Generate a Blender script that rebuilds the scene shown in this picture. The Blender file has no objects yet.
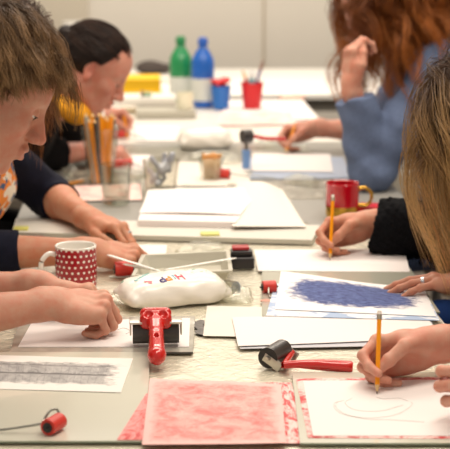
import bpy, bmesh, math, random
import numpy as np
from mathutils import Vector, Matrix
random.seed(7); rng = np.random.default_rng(7)
SC = bpy.context.scene; COL = SC.collection
# ---------------------------------------------------------------- camera, world, light, exposure
FPX = 1511.0; TZ = 0.75; CZ = 1.48
PITCH = math.radians(11.4); YAW = math.radians(3.4)
cam_d = bpy.data.cameras.new('camera'); cam = bpy.data.objects.new('camera', cam_d); COL.objects.link(cam)
cam.location = (0, 0, CZ); cam.rotation_euler = (math.pi/2 - PITCH, 0, -YAW)
cam_d.sensor_width = 36; cam_d.sensor_fit = 'HORIZONTAL'; cam_d.lens = FPX/450*36
cam_d.dof.use_dof = True; cam_d.dof.focus_distance = 2.62; cam_d.dof.aperture_fstop = 6.6
cam_d.clip_start = .05
SC.camera = cam
CAMR = Matrix.Rotation(-YAW, 3, 'Z') @ Matrix.Rotation(math.pi/2 - PITCH, 3, 'X')
def ray(px, py):
    return CAMR @ Vector(((px-225)/FPX, (224.5-py)/FPX, -1))
def at(px, py, z=TZ):                       # the place on the level z seen at a pixel
    d = ray(px, py); t = (z-CZ)/d.z
    return Vector((d.x*t, d.y*t, z))
def aty(px, py, y):                         # the place at distance y seen at a pixel
    d = ray(px, py); t = y/d.y
    return Vector((d.x*t, y, CZ + d.z*t))
w = bpy.data.worlds.new('room_air'); SC.world = w; w.use_nodes = True
w.node_tree.nodes['Background'].inputs[0].default_value = (1.0, .91, .80, 1)
w.node_tree.nodes['Background'].inputs[1].default_value = 0.50
def area(name, loc, size, power, col, target):
    l = bpy.data.lights.new(name, 'AREA'); l.shape = 'RECTANGLE'; l.size, l.size_y = size
    l.energy = power; l.color = col
    o = bpy.data.objects.new(name, l); COL.objects.link(o); o.location = loc
    o.rotation_euler = (Vector(target)-Vector(loc)).to_track_quat('-Z', 'Y').to_euler()
WARM = (1.0, .875, .74)
area('ceiling_light_far', (0.3, 6.3, 2.72), (3.0, .7), 78, WARM, (0.3, 6.3, 0))
area('ceiling_light_middle', (0.3, 4.0, 2.72), (3.0, .5), 50, WARM, (0.3, 4.0, 0))
area('ceiling_light_near', (0.5, 2.3, 2.72), (2.0, .4), 33, WARM, (0.4, 2.4, 0))
SC.view_settings.view_transform = 'Standard'; SC.view_settings.look = 'None'
SC.view_settings.exposure = -0.04; SC.view_settings.gamma = 1.0; SC.view_settings.use_curve_mapping = False
try: SC.cycles.transparent_max_bounces = 24
except Exception: pass

# ---------------------------------------------------------------- materials
def srgb(r, g, b):
    f = lambda c: (c/255/12.92 if c/255 <= .04045 else ((c/255+.055)/1.055)**2.4)
    return (f(r), f(g), f(b), 1)
MC = {}
def mat(name, rgb, rough=.5, metal=0, noise=0, nscale=40, bump=0, bscale=60, sss=0, coat=0, spec=.5, sheen=0):
    if name in MC: return MC[name]
    m = bpy.data.materials.new(name); m.use_nodes = True; nt = m.node_tree; b = nt.nodes['Principled BSDF']
    c = srgb(*rgb); b.inputs['Base Color'].default_value = c
    b.inputs['Roughness'].default_value = rough; b.inputs['Metallic'].default_value = metal
    b.inputs['Coat Weight'].default_value = coat; b.inputs['Specular IOR Level'].default_value = spec
    b.inputs['Sheen Weight'].default_value = sheen
    if sss:
        b.inputs['Subsurface Weight'].default_value = sss; b.inputs['Subsurface Radius'].default_value = (1, .3, .15)
        b.inputs['Subsurface Scale'].default_value = .008
    tc = nt.nodes.new('ShaderNodeTexCoord')
    if noise:
        n = nt.nodes.new('ShaderNodeTexNoise'); n.inputs['Scale'].default_value = nscale; n.inputs['Detail'].default_value = 4
        nt.links.new(tc.outputs['Object'], n.inputs['Vector'])
        r = nt.nodes.new('ShaderNodeMapRange'); r.inputs[1].default_value = .3; r.inputs[2].default_value = .7
        r.inputs[3].default_value = 1-noise; r.inputs[4].default_value = 1+noise*.5
        nt.links.new(n.outputs[0], r.inputs[0])
        h = nt.nodes.new('ShaderNodeHueSaturation'); h.inputs['Color'].default_value = c
        nt.links.new(r.outputs[0], h.inputs['Value']); nt.links.new(h.outputs[0], b.inputs['Base Color'])
    if bump:
        n = nt.nodes.new('ShaderNodeTexNoise'); n.inputs['Scale'].default_value = bscale; n.inputs['Detail'].default_value = 5
        nt.links.new(tc.outputs['Object'], n.inputs['Vector'])
        bp = nt.nodes.new('ShaderNodeBump'); bp.inputs['Strength'].default_value = bump; bp.inputs['Distance'].default_value = .002
        nt.links.new(n.outputs[0], bp.inputs['Height']); nt.links.new(bp.outputs[0], b.inputs['Normal'])
    MC[name] = m; return m
def glassy(name, tint=(235, 240, 235), edge=.45, rough=.05, bump=0, bscale=30, base=.05, hue=None, dark=.8):
    """thin clear plastic or glass: transparent with a Fresnel sheen"""
    if name in MC: return MC[name]
    m = bpy.data.materials.new(name); m.use_nodes = True; nt = m.node_tree; nt.nodes.clear()
    out = nt.nodes.new('ShaderNodeOutputMaterial'); mx = nt.nodes.new('ShaderNodeMixShader')
    tr = nt.nodes.new('ShaderNodeBsdfTransparent'); tr.inputs[0].default_value = srgb(*tint)
    gl = nt.nodes.new('ShaderNodeBsdfGlossy'); gl.inputs['Roughness'].default_value = rough
    gl.inputs[0].default_value = srgb(*(hue or (245, 245, 240)))
    lw = nt.nodes.new('ShaderNodeLayerWeight'); lw.inputs[0].default_value = .3
    mr = nt.nodes.new('ShaderNodeMapRange'); mr.inputs[3].default_value = base; mr.inputs[4].default_value = edge
    tm = nt.nodes.new('ShaderNodeMapRange'); tm.inputs[1].default_value = .35; tm.inputs[3].default_value = 1; tm.inputs[4].default_value = dark; nt.links.new(lw.outputs['Facing'], tm.inputs[0])
    hv = nt.nodes.new('ShaderNodeHueSaturation'); hv.inputs['Color'].default_value = srgb(*tint); nt.links.new(tm.outputs[0], hv.inputs['Value']); nt.links.new(hv.outputs[0], tr.inputs[0])
    nt.links.new(lw.outputs['Facing'], mr.inputs[0]); nt.links.new(mr.outputs[0], mx.inputs[0])
    nt.links.new(tr.outputs[0], mx.inputs[1]); nt.links.new(gl.outputs[0], mx.inputs[2]); nt.links.new(mx.outputs[0], out.inputs[0])
    if bump:
        tc = nt.nodes.new('ShaderNodeTexCoord')
        n = nt.nodes.new('ShaderNodeTexNoise'); n.inputs['Scale'].default_value = bscale; n.inputs['Detail'].default_value = 3
        n.inputs['Distortion'].default_value = 1.5
        nt.links.new(tc.outputs['Object'], n.inputs['Vector'])
        bp = nt.nodes.new('ShaderNodeBump'); bp.inputs['Strength'].default_value = bump; bp.inputs['Distance'].default_value = .01
        nt.links.new(n.outputs[0], bp.inputs['Height']); nt.links.new(bp.outputs[0], gl.inputs['Normal']); nt.links.new(bp.outputs[0], lw.inputs['Normal'])
    MC[name] = m; return m

# ---------------------------------------------------------------- object helpers
def tag(o, label=None, cat=None, group=None, kind=None):
    if label: o['label'] = label
    if cat: o['category'] = cat
    if group: o['group'] = group
    if kind: o['kind'] = kind
    return o
def empty(name, loc, label=None, cat=None, group=None, rz=0):
    o = bpy.data.objects.new(name, None); COL.objects.link(o); o.location = loc; o.rotation_euler = (0, 0, rz)
    o.empty_display_size = .02
    return tag(o, label, cat, group)
def link(name, me, material, parent=None, loc=None, rz=0, smooth=True):
    o = bpy.data.objects.new(name, me); COL.objects.link(o)
    for m in (material if isinstance(material, (list, tuple)) else [material]): me.materials.append(m)
    if smooth and len(me.polygons): me.polygons.foreach_set('use_smooth', [True]*len(me.polygons))
    if parent: o.parent = parent
    if loc is not None: o.location = loc
    if rz: o.rotation_euler = (0, 0, rz)
    return o
def npmesh(name, V, F):
    me = bpy.data.meshes.new(name); V = np.asarray(V, np.float32); F = np.asarray(F, np.int32)
    me.vertices.add(len(V)); me.vertices.foreach_set('co', V.ravel())
    k = F.shape[1]; me.loops.add(F.size); me.loops.foreach_set('vertex_index', F.ravel())
    me.polygons.add(len(F)); me.polygons.foreach_set('loop_start', np.arange(0, F.size, k, dtype=np.int32))
    try: me.polygons.foreach_set('loop_total', np.full(len(F), k, np.int32))
    except Exception: pass
    me.update(calc_edges=True); me.validate(); return me
class MB:
    def __init__(s): s.bm = bmesh.new()
    def box(s, c, d, rot=None, bev=0):
        r = bmesh.ops.create_cube(s.bm, size=1); M = Matrix.Translation(c) @ (rot.to_4x4() if rot else Matrix()) @ Matrix.Diagonal((*d, 1))
        bmesh.ops.transform(s.bm, matrix=M, verts=r['verts'])
        if bev:
            ed = list({e for v in r['verts'] for e in v.link_edges})
            bmesh.ops.bevel(s.bm, geom=ed, offset=bev, segments=3, affect='EDGES', profile=.5)
        return s
    def cyl(s, a, b, ra, rb=None, n=24, cap=True):
        a, b = Vector(a), Vector(b); rb = ra if rb is None else rb; L = (b-a).length
        q = (b-a).to_track_quat('Z', 'Y').to_matrix().to_4x4()
        r = bmesh.ops.create_cone(s.bm, cap_ends=cap, segments=n, radius1=ra, radius2=rb, depth=L)
        bmesh.ops.transform(s.bm, matrix=Matrix.Translation((a+b)/2) @ q, verts=r['verts']); return s
    def ball(s, c, r, sc=(1, 1, 1), rot=None, u=20, v=12):
        q = bmesh.ops.create_uvsphere(s.bm, u_segments=u, v_segments=v, radius=r)
        bmesh.ops.transform(s.bm, matrix=Matrix.Translation(c) @ (rot.to_4x4() if rot else Matrix()) @ Matrix.Diagonal((*sc, 1)), verts=q['verts']); return s
    def lathe(s, prof, c=(0, 0, 0), n=32, M=None):      # prof: list of (r, z)
        rings = []
        for r, z in prof:
            rings.append([s.bm.verts.new(Vector(c)+Vector((r*math.cos(2*math.pi*i/n), r*math.sin(2*math.pi*i/n), z))) for i in range(n)])
        for A, B in zip(rings, rings[1:]):
            for i in range(n): s.bm.faces.new((A[i], A[(i+1) % n], B[(i+1) % n], B[i]))
        if prof[0][0] > 1e-5 and M != 'open': s.bm.faces.new(rings[0][::-1])
        if M != 'open' and prof[-1][0] > 1e-5: s.bm.faces.new(rings[-1])
        if M != 'open': bmesh.ops.remove_doubles(s.bm, verts=[v for R in rings for v in R], dist=1e-6)
        return s
    def tube(s, pts, r, n=8):
        pts = [Vector(p) for p in pts]; rings = []; up = Vector((0, 0, 1))
        for i, p in enumerate(pts):
            t = (pts[min(i+1, len(pts)-1)]-pts[max(i-1, 0)]).normalized()
            u = up if abs(t.dot(up)) < .95 else Vector((1, 0, 0)); a = t.cross(u).normalized(); b = t.cross(a)
            rr = r[i] if isinstance(r, (list, tuple)) else r
            rings.append([s.bm.verts.new(p + a*rr*math.cos(2*math.pi*k/n) + b*rr*math.sin(2*math.pi*k/n)) for k in range(n)])
        for A, B in zip(rings, rings[1:]):
            for i in range(n): s.bm.faces.new((A[i], A[(i+1) % n], B[(i+1) % n], B[i]))
        s.bm.faces.new(rings[0][::-1]); s.bm.faces.new(rings[-1]); return s
    def build(s, name, material, parent=None, loc=None, rz=0, smooth=True, auto=40):
        bmesh.ops.recalc_face_normals(s.bm, faces=s.bm.faces)
        for e in s.bm.edges:
            if len(e.link_faces) == 2 and e.calc_face_angle(0) > math.radians(auto): e.smooth = False
        me = bpy.data.meshes.new(name); s.bm.to_mesh(me); s.bm.free()
        return link(name, me, material, parent, loc, rz, smooth)
def copy_tree(o, parent=None):
    c = o.copy(); COL.objects.link(c); c.parent = parent
    for ch in list(o.children): copy_tree(ch, c)
    return c
def fill(pts, k=6):
    """catmull-rom through points"""
    P = [Vector(p) for p in pts]; P = [P[0]*2-P[1]]+P+[P[-1]*2-P[-2]]; out = []
    for i in range(1, len(P)-2):
        a, b, c, d = P[i-1:i+3]
        for j in range(k):
            t = j/k; out.append(.5*((2*b)+(c-a)*t+(2*a-5*b+4*c-d)*t*t+(3*b-a-3*c+d)*t**3))
    out.append(P[-2]); return out
SHEETS = []
def sheet(name, label, cat, quad, z, material, th=.0006, group=None, wave=0, n=14, parent=None, seed=0, lift=None):
    """paper lying at level z above the table; quad = where its four corners are seen: far-left, far-right, near-right, near-left"""
    c = [at(px, py, TZ+z) for px, py in quad]; o0 = sum(c, Vector())/4; bm = bmesh.new()
    uvl = bm.loops.layers.uv.new('UVMap'); g = {}; rr = random.Random(seed)
    ph = [rr.uniform(0, 6.28) for _ in range(6)]
    def hz(u, v):
        h = wave*(1+.5*math.sin(5*u+ph[0])*math.sin(4*v+ph[1])+.5*math.sin(9*u*v+ph[2]))*.5 if wave else 0
        if lift: h += lift(u, v)
        return h
    for s in (0, 1):
        for i in range(n+1):
            for j in range(n+1):
                u, v = i/n, j/n
                p = (c[3]*(1-u)+c[2]*u)*(1-v)+(c[0]*(1-u)+c[1]*u)*v - o0
                g[s, i, j] = bm.verts.new((p.x, p.y, hz(u, v)+s*th))
    def f(vs, ks):
        fc = bm.faces.new(vs)
        for l, (i, j) in zip(fc.loops, ks): l[uvl].uv = (i/n, j/n)
    for i in range(n):
        for j in range(n):
            q = [(i, j), (i+1, j), (i+1, j+1), (i, j+1)]
            f([g[1, a, b] for a, b in q], q); q = q[::-1]; f([g[0, a, b] for a, b in q], q)
    per = [(i, 0) for i in range(n)]+[(n, j) for j in range(n)]+[(i, n) for i in range(n, 0, -1)]+[(0, j) for j in range(n, 0, -1)]
    for a, b in zip(per, per[1:]+per[:1]): f([g[0, *a], g[0, *b], g[1, *b], g[1, *a]], [a, b, b, a])
    me = bpy.data.meshes.new(name); bm.to_mesh(me); bm.free()
    o = link(name, me, material, None, o0, smooth=False)
    tag(o, label, cat, group)
    if parent: o.parent = parent; o.location = o0-parent.location
    return o

# ---------------------------------------------------------------- implicit surfaces: smooth bodies in one mesh
def P(*a): return np.array(a, float)
class SDF:
    def __init__(s): s.p = []; s.disp = None; s.lo = None
    def cone(s, a, b, ra, rb, k=.01, op='u', planes=None):
        a, b = P(*a), P(*b); s.p.append(dict(t='c', a=a, b=b, ra=ra, rb=rb, k=k, op=op, pl=planes)); return s
    def ell(s, c, r, R=None, k=.01, op='u', planes=None):
        s.p.append(dict(t='e', c=P(*c), r=P(*r), R=None if R is None else np.array(R, float), k=k, op=op, pl=planes)); return s
    def chain(s, pts, rs, k=.01):
        for i in range(len(pts)-1): s.cone(pts[i], pts[i+1], rs[i], rs[i+1], k)
        return s
    def merge(s, o, R=None, t=None, sc=1.0):          # add o's shapes turned by R, scaled and moved to t
        for q in o.p:
            q = dict(q)
            X = (lambda v: (np.array(R) @ (np.asarray(v)*sc) if R is not None else np.asarray(v)*sc)+(P(*t) if t is not None else 0))
            if q['t'] == 'c': q['a'], q['b'] = X(q['a']), X(q['b']); q['ra'] *= sc; q['rb'] *= sc
            else:
                q['c'] = X(q['c']); q['r'] = q['r']*sc
                R0 = q['R'] if q['R'] is not None else np.eye(3); q['R'] = (np.array(R) if R is not None else np.eye(3)) @ R0
            if q['pl']: q['pl'] = [(X(p0), (np.array(R) if R is not None else np.eye(3)) @ P(*nn)) for p0, nn in q['pl']]
            q['k'] *= sc; s.p.append(q)
        return s
    @staticmethod
    def one(q, X):
        if q['t'] == 'c':
            ba = q['b']-q['a']; L2 = ba@ba+1e-12; h = np.clip(((X-q['a'])@ba)/L2, 0, 1)
            d = np.linalg.norm(X-q['a']-h[..., None]*ba, axis=-1)-(q['ra']+(q['rb']-q['ra'])*h)
        else:
            Y = X-q['c']
            if q['R'] is not None: Y = Y@q['R']
            k0 = np.linalg.norm(Y/q['r'], axis=-1); k1 = np.linalg.norm(Y/q['r']**2, axis=-1)+1e-9; d = k0*(k0-1)/k1
            d = np.where(k0 < .02, -q['r'].min(), d)
        if q['pl']:
            for p0, nn in q['pl']: d = np.maximum(d, (X-p0)@nn)
        return d
    def ev(s, X, ps=None):
        d = np.full(X.shape[:-1], 1.0)
        for q in (s.p if ps is None else ps):
            e = s.one(q, X); k = q['k']
            if q['op'] == 'u': h = np.maximum(k-np.abs(d-e), 0)/k; d = np.minimum(d, e)-h*h*k/4
            else: h = np.maximum(k-np.abs(d+e), 0)/k; d = np.maximum(d, -e)+h*h*k/4
        if s.disp is not None: d = d+s.disp(X)
        return d
    def box(s):
        lo, hi = np.full(3, 1e9), np.full(3, -1e9)
        for q in s.p:
            if q['op'] != 'u': continue
            if q['t'] == 'c':
                m = max(q['ra'], q['rb']); a = np.minimum(q['a'], q['b'])-m; b = np.maximum(q['a'], q['b'])+m
            else: m = q['r'].max(); a, b = q['c']-m, q['c']+m
            lo, hi = np.minimum(lo, a), np.maximum(hi, b)
        return lo-.02, hi+.02
    def mesh(s, h):
        n = 12; lo, hi = s.box(); B = n*h; nb = np.ceil((hi-lo)/B).astype(int)+1
        ii = np.stack(np.meshgrid(*[np.arange(k) for k in nb], indexing='ij'), -1).reshape(-1, 3)
        Rb = B*.5*math.sqrt(3); cen = lo+(ii+.5)*B; near = np.zeros(len(ii), bool); D1 = []
        for q in s.p: D1.append(s.one(q, cen))
        D1 = np.array(D1)
        for a in range(0, len(ii), 20000): near[a:a+20000] = np.abs(s.ev(cen[a:a+20000])) < Rb*1.6+.004
        KV, VP, QK = [], [], []
        g = np.arange(-1, n+1); G = np.stack(np.meshgrid(g, g, g, indexing='ij'), -1)      # corners -1..n, cells -1..n-1
        dims = (nb+2)*n+4
        def key(I): I = I+2; return (I[..., 0].astype(np.int64)*dims[1]+I[..., 1])*dims[2]+I[..., 2]
        G2 = np.stack(np.meshgrid(np.arange(0, n+2), np.arange(0, n+2), np.arange(0, n+2), indexing='ij'), -1)
        for bi in np.nonzero(near)[0]:
            base = ii[bi]*n; C = base+G2-1                     # corner indices base-1..base+n
            X = lo+C*h
            ps = [q for q, dd in zip(s.p, D1[:, bi]) if dd < Rb*1.7+q['k']*1.5+.01]
            d = s.ev(X, ps); S = d < 0
            if S.all() or not S.any(): continue
            # cells
            m = n+1; acc = np.zeros((m, m, m, 3)); cnt = np.zeros((m, m, m))
            for ax in range(3):
                o1, o2 = [(1, 2), (0, 2), (0, 1)][ax]
                for da in (0, 1):
                    for db in (0, 1):
                        sl0 = [slice(0, m)]*3; sl0[o1] = slice(da, da+m); sl0[o2] = slice(db, db+m); sl1 = list(sl0)
                        sl0[ax] = slice(0, m); sl1[ax] = slice(1, m+1); sl0, sl1 = tuple(sl0), tuple(sl1)
                        d0, d1 = d[sl0], d[sl1]; cr = (d0 < 0) != (d1 < 0)
                        t = np.where(cr, d0/np.where(cr, d0-d1, 1), 0); pt = X[sl0]+(X[sl1]-X[sl0])*t[..., None]
                        acc += pt*cr[..., None]; cnt += cr
            act = cnt > 0
            own = act.copy(); own[0] = False; own[:, 0] = False; own[:, :, 0] = False
            cells = C[:m, :m, :m]
            KV.append(key(cells[own])); VP.append(acc[own]/cnt[own][:, None])
            # quads for edges starting at corners base..base+n-1
            for ax in range(3):
                o1, o2 = [(1, 2), (2, 0), (0, 1)][ax]
                sl = [slice(1, n+1)]*3; s2 = list(sl); s2[ax] = slice(2, n+2)
                a0, a1 = S[tuple(sl)], S[tuple(s2)]; cr = a0 != a1
                if not cr.any(): continue
                c0 = C[tuple(sl)][cr]; e1 = np.zeros(3, int); e1[o1] = 1; e2 = np.zeros(3, int); e2[o2] = 1
                q = np.stack([key(c0-e1-e2), key(c0-e2), key(c0), key(c0-e1)], -1)
                fl = a0[cr]; q[~fl] = q[~fl][:, ::-1]; QK.append(q)
        KV = np.concatenate(KV); VP = np.concatenate(VP); QK = np.concatenate(QK)
        KV, ix = np.unique(KV, return_index=True); VP = VP[ix]
        F = np.searchsorted(KV, QK); F = np.minimum(F, len(KV)-1); ok = (KV[F] == QK).all(1)
        return VP, F[ok]
    def build(s, name, material, h, parent=None, col=None):
        V, F = s.mesh(h); off = P(*parent.location) if parent else 0
        me = npmesh(name, V-off, F)
        if col is not None:
            at_ = me.color_attributes.new('tint', 'FLOAT_COLOR', 'POINT'); c = np.ones((len(V), 4), np.float32); c[:, :3] = col(V)
            at_.data.foreach_set('color', c.ravel())
        return link(name, me, material, parent)
def vnoise(X, f, seed=0):
    a = np.array([[1, .31, -.22], [-.27, 1, .35], [.18, -.4, 1]])
    Y = X@a.T*f+seed*3.7
    return (np.sin(Y[..., 0]+1.3*np.sin(Y[..., 1]))*np.cos(Y[..., 1]*.9+1.1*np.sin(Y[..., 2]*1.2))+np.sin(Y[..., 2]*1.7+Y[..., 0]*.6))*.5
# ---------------------------------------------------------------- setting
def struct(name, c, d, m):
    o = MB().box((0, 0, 0), d).build(name, m, None, c, smooth=False); o['kind'] = 'structure'; return o
WALL = mat('wall_paint', (216, 211, 201), .85, noise=.03, nscale=.6)
WALL2 = mat('wall_panel_paint', (196, 188, 172), .8, noise=.03, nscale=1)
FLOOR = mat('floor_vinyl', (92, 84, 76), .5, noise=.12, nscale=6)
struct('floor', (0.3, 4.0, -.05), (6.2, 9.2, .1), FLOOR)
struct('wall_back', (0.3, 8.2, 1.4), (6.2, .1, 2.9), WALL)
struct('wall_left', (-2.75, 4.0, 1.4), (.1, 9.2, 2.9), WALL)
struct('wall_right', (3.35, 4.0, 1.4), (.1, 9.2, 2.9), WALL)
struct('baseboard_back', (0.3, 8.14, .05), (6.0, .02, .1), mat('skirting', (190, 184, 170), .6))
struct('trim_1', (aty(264, 40, 8.13).x, 8.145, 1.4), (.012, .012, 2.8), mat('seam', (188, 178, 160), .7))
struct('trim_2', (aty(30, 40, 8.13).x, 8.13, 1.4), (.62, .04, 2.8), WALL2)

# ---------------------------------------------------------------- tables
TOPG = mat('table_laminate_grey', (150, 148, 142), .35, noise=.05, nscale=30)
TOPW = mat('table_laminate_cream', (234, 230, 221), .28, noise=.03, nscale=12)
EDGE = mat('table_edge', (120, 116, 108), .5)
STEEL = mat('steel_leg', (150, 150, 150), .35, metal=.9)
def table(label, x0, x1, y0, y1, topm, ztop=TZ, group=None):
    t = empty('work_table', ((x0+x1)/2, (y0+y1)/2, 0), label, 'table', group); L, W = x1-x0, y1-y0
    MB().box((0, 0, ztop-.0135), (L, W, .027), bev=.003).build('tabletop', topm, t)
    MB().box((0, W/2-.06, ztop-.055), (L-.16, .02, .055)).box((0, -W/2+.06, ztop-.055), (L-.16, .02, .055)).box((L/2-.08, 0, ztop-.055), (.02, W-.12, .055)).box((-L/2+.08, 0, ztop-.055), (.02, W-.12, .055)).build('apron', EDGE, t, smooth=False)
    for sx in (-1, 1):
        for sy in (-1, 1):
            MB().cyl((sx*(L/2-.08), sy*(W/2-.06), 0), (sx*(L/2-.08), sy*(W/2-.06), ztop-.028), .02).build('leg', STEEL, t)
    return t
YS = at(200, 233).y
table('cream topped work table nearest the camera, covered with film and glass plates', -.34, .566, 1.15, YS-.002, TOPW)
table('grey topped work table behind, where the glossy red mug stands', -.30, .72, YS+.002, 5.0, TOPG)
table('far grey work table where the blue and red cups stand', -.33, .69, 5.004, 6.12, TOPW)
table('white table set crosswise along the back wall', -1.5, 2.4, 6.42, 7.55, mat('white_laminate', (250, 248, 242), .4))
# grey underlay between boards of the middle table
CRE = mat('cutting_board_cream', (228, 222, 203), .3, noise=.03, nscale=10)
GLS = mat('glass_plate_tone', (220, 218, 202), .12, noise=.03, nscale=5, coat=.6)
GLE = mat('glass_plate_edge', (140, 150, 132), .15)
def board(name, label, cat, quad, z, m, th=.003, em=None, parent=None):
    c = [at(px, py, TZ+z+th) for px, py in quad]; o0 = sum(c, Vector())/4; o0.z = TZ+z
    bm = bmesh.new(); T = [bm.verts.new((p.x-o0.x, p.y-o0.y, th)) for p in c]; Bt = [bm.verts.new((p.x-o0.x, p.y-o0.y, 0)) for p in c]
    bm.faces.new(T[::-1]); bm.faces.new(Bt)
    for i in range(4):
        f = bm.faces.new((T[i], T[(i+1) % 4], Bt[(i+1) % 4], Bt[i])); f.material_index = 1
    bmesh.ops.recalc_face_normals(bm, faces=bm.faces)
    me = bpy.data.meshes.new(name); bm.to_mesh(me); bm.free()
    return tag(link(name, me, [m, em or m], parent, o0, smooth=False), label, cat)
# crinkled clear film stretched over the near table
FILM = glassy('cling_film', (250, 248, 240), edge=.30, rough=.30, bump=.5, bscale=30, base=.10)
def film(name, label, x0, x1, y0, y1, z, amp, res=.012, seed=0, m=None, fr=26, group=None):
    nx, ny = int((x1-x0)/res), int((y1-y0)/res); xs, ys = np.linspace(x0, x1, nx), np.linspace(y0, y1, ny)
    X, Y = np.meshgrid(xs, ys, indexing='ij'); Q = np.stack([X, Y*.6, X*0], -1)
    H = np.abs(vnoise(Q, fr, seed))*.6+np.abs(vnoise(Q, fr*2.3, seed+4))*.4
    V = np.stack([X, Y, z+amp*H**2], -1).reshape(-1, 3); o = V.mean(0); I = np.arange(nx*ny).reshape(nx, ny)
    F = np.stack([I[:-1, :-1], I[1:, :-1], I[1:, 1:], I[:-1, 1:]], -1).reshape(-1, 4)
    return tag(link(name, npmesh(name, V-o, F), m or FILM, None, tuple(o)), label, 'plastic film', group)
film('plastic_film', 'crinkled clear plastic film stretched over the nearest table', -.33, .56, 1.2, YS-.03, TZ+.0004, .0028)
film('plastic_film', 'clear plastic film spread over the middle table around the small cup of sticks', -.20, .56, YS+.42, 4.9, TZ+.0006, .007, seed=5, m=glassy('cling_film_loose', (248, 246, 240), edge=.5, rough=.2, bump=.8, bscale=30, base=.22))

# glass plates and boards, near table
board('glass_plate', 'pale greenish glass plate at the front left under the wire handled roller', 'glass plate', [(-60, 352), (150, 352), (146, 441), (-80, 441)], .0045, GLS, .003, GLE)
board('glass_plate', 'pale glass plate at the front right under the red stained sheet', 'glass plate', [(292, 372), (470, 372), (500, 443), (300, 443)], .0045, GLS, .003, GLE)
board('glass_plate', 'glass plate beneath the blue print, by the long haired person', 'glass plate', [(262, 268), (410, 268), (440, 312), (262, 316)], .0042, mat('glass_plate_grey', (186, 186, 172), .12, coat=.6), .003, GLE)
BLACK = mat('black_ink', (38, 36, 36), .5)
DG = mat('dark_board', (80, 76, 72), .5, noise=.2, nscale=30)
board('glass_plate', 'glass plate with smoky dark edges under the fists at the left', 'glass plate', [(20, 317), (195, 316), (193, 352), (10, 352)], .0042, mat('smoky_plate', (190, 186, 174), .15, coat=.5, noise=.25, nscale=25), .0033, DG)

PAPER = mat('white_paper', (235, 228, 225), .8)
PAPER2 = mat('cream_paper', (228, 221, 211), .8)
def ntmat(name, fn, rough=.7):
    m = bpy.data.materials.new(name); m.use_nodes = True; nt = m.node_tree; b = nt.nodes['Principled BSDF']; b.inputs['Roughness'].default_value = rough
    tc = nt.nodes.new('ShaderNodeTexCoord'); fn(nt, b, tc); return m
def N(nt, t, **k):
    n = nt.nodes.new(t)
    for a, v in k.items(): setattr(n, a, v)
    return n
def noisen(nt, vec, scale, detail=5, dist=0, rough=.6):
    n = nt.nodes.new('ShaderNodeTexNoise'); n.inputs['Scale'].default_value = scale; n.inputs['Detail'].default_value = detail
    n.inputs['Distortion'].default_value = dist; n.inputs['Roughness'].default_value = rough; nt.links.new(vec, n.inputs['Vector']); return n.outputs[0]
def mapping(nt, vec, sc, loc=(0, 0, 0), rot=(0, 0, 0)):
    n = nt.nodes.new('ShaderNodeMapping'); n.inputs['Scale'].default_value = sc; n.inputs['Location'].default_value = loc; n.inputs['Rotation'].default_value = rot
    nt.links.new(vec, n.inputs['Vector']); return n.outputs[0]
def mth(nt, op, a, b=None, c=None):
    n = nt.nodes.new('ShaderNodeMath'); n.operation = op
    for i, v in enumerate((a, b, c)):
        if v is None: continue
        if isinstance(v, (int, float)): n.inputs[i].default_value = v
        else: nt.links.new(v, n.inputs[i])
    return n.outputs[0]
def ramp(nt, v, a, b, lo=0, hi=1):
    n = nt.nodes.new('ShaderNodeMapRange'); n.inputs[1].default_value = a; n.inputs[2].default_value = b; n.inputs[3].default_value = lo; n.inputs[4].default_value = hi
    nt.links.new(v, n.inputs[0]); return n.outputs[0]
def mixc(nt, f, a, b):
    n = nt.nodes.new('ShaderNodeMix'); n.data_type = 'RGBA'
    if isinstance(f, (int, float)): n.inputs[0].default_value = f
    else: nt.links.new(f, n.inputs[0])
    for i, v in ((6, a), (7, b)):
        if isinstance(v, tuple): n.inputs[i].default_value = v
        else: nt.links.new(v, n.inputs[i])
    return n.outputs[2]
def uvsep(nt, tc):
    s = nt.nodes.new('ShaderNodeSeparateXYZ'); nt.links.new(tc.outputs['UV'], s.inputs[0]); return s.outputs[0], s.outputs[1]
def edgemask(nt, u, v, mu, mv, soft=.05, nz=None):
    """1 inside, 0 within mu/mv of the sheet's rim"""
    a = mth(nt, 'SUBTRACT', mth(nt, 'MINIMUM', u, mth(nt, 'SUBTRACT', 1.0, u)), mu); b = mth(nt, 'SUBTRACT', mth(nt, 'MINIMUM', v, mth(nt, 'SUBTRACT', 1.0, v)), mv)
    m = mth(nt, 'MINIMUM', a, b)
    if nz is not None: m = mth(nt, 'ADD', m, nz)
    return ramp(nt, m, 0, soft)
def pink(nt, b, tc):
    u, v = uvsep(nt, tc); n = noisen(nt, mapping(nt, tc.outputs['UV'], (1, 1.5, 1)), 5, 8, .6, .75); n2 = noisen(nt, tc.outputs['UV'], 55, 2)
    c = mixc(nt, ramp(nt, n, .36, .62), srgb(212, 116, 112), srgb(242, 188, 180)); c = mixc(nt, ramp(nt, n2, .52, .7, 0, .35), c, srgb(212, 116, 118))
    e = edgemask(nt, u, v, .035, .03, .05, ramp(nt, noisen(nt, tc.outputs['UV'], 9), .3, .7, -.03, .03))
    nt.links.new(mixc(nt, e, srgb(240, 190, 184), c), b.inputs[0])
def redstain(nt, b, tc):
    n = noisen(nt, tc.outputs['UV'], 4, 7, .8, .8); nt.links.new(mixc(nt, ramp(nt, n, .4, .52), srgb(206, 64, 66), srgb(238, 160, 156)), b.inputs[0])
def redrim(nt, b, tc):
    u, v = uvsep(nt, tc); n = noisen(nt, tc.outputs['UV'], 9, 6, .6, .8)
    c = mixc(nt, ramp(nt, n, .44, .54), srgb(206, 66, 70), srgb(244, 208, 202)); nt.links.new(c, b.inputs[0])
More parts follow.
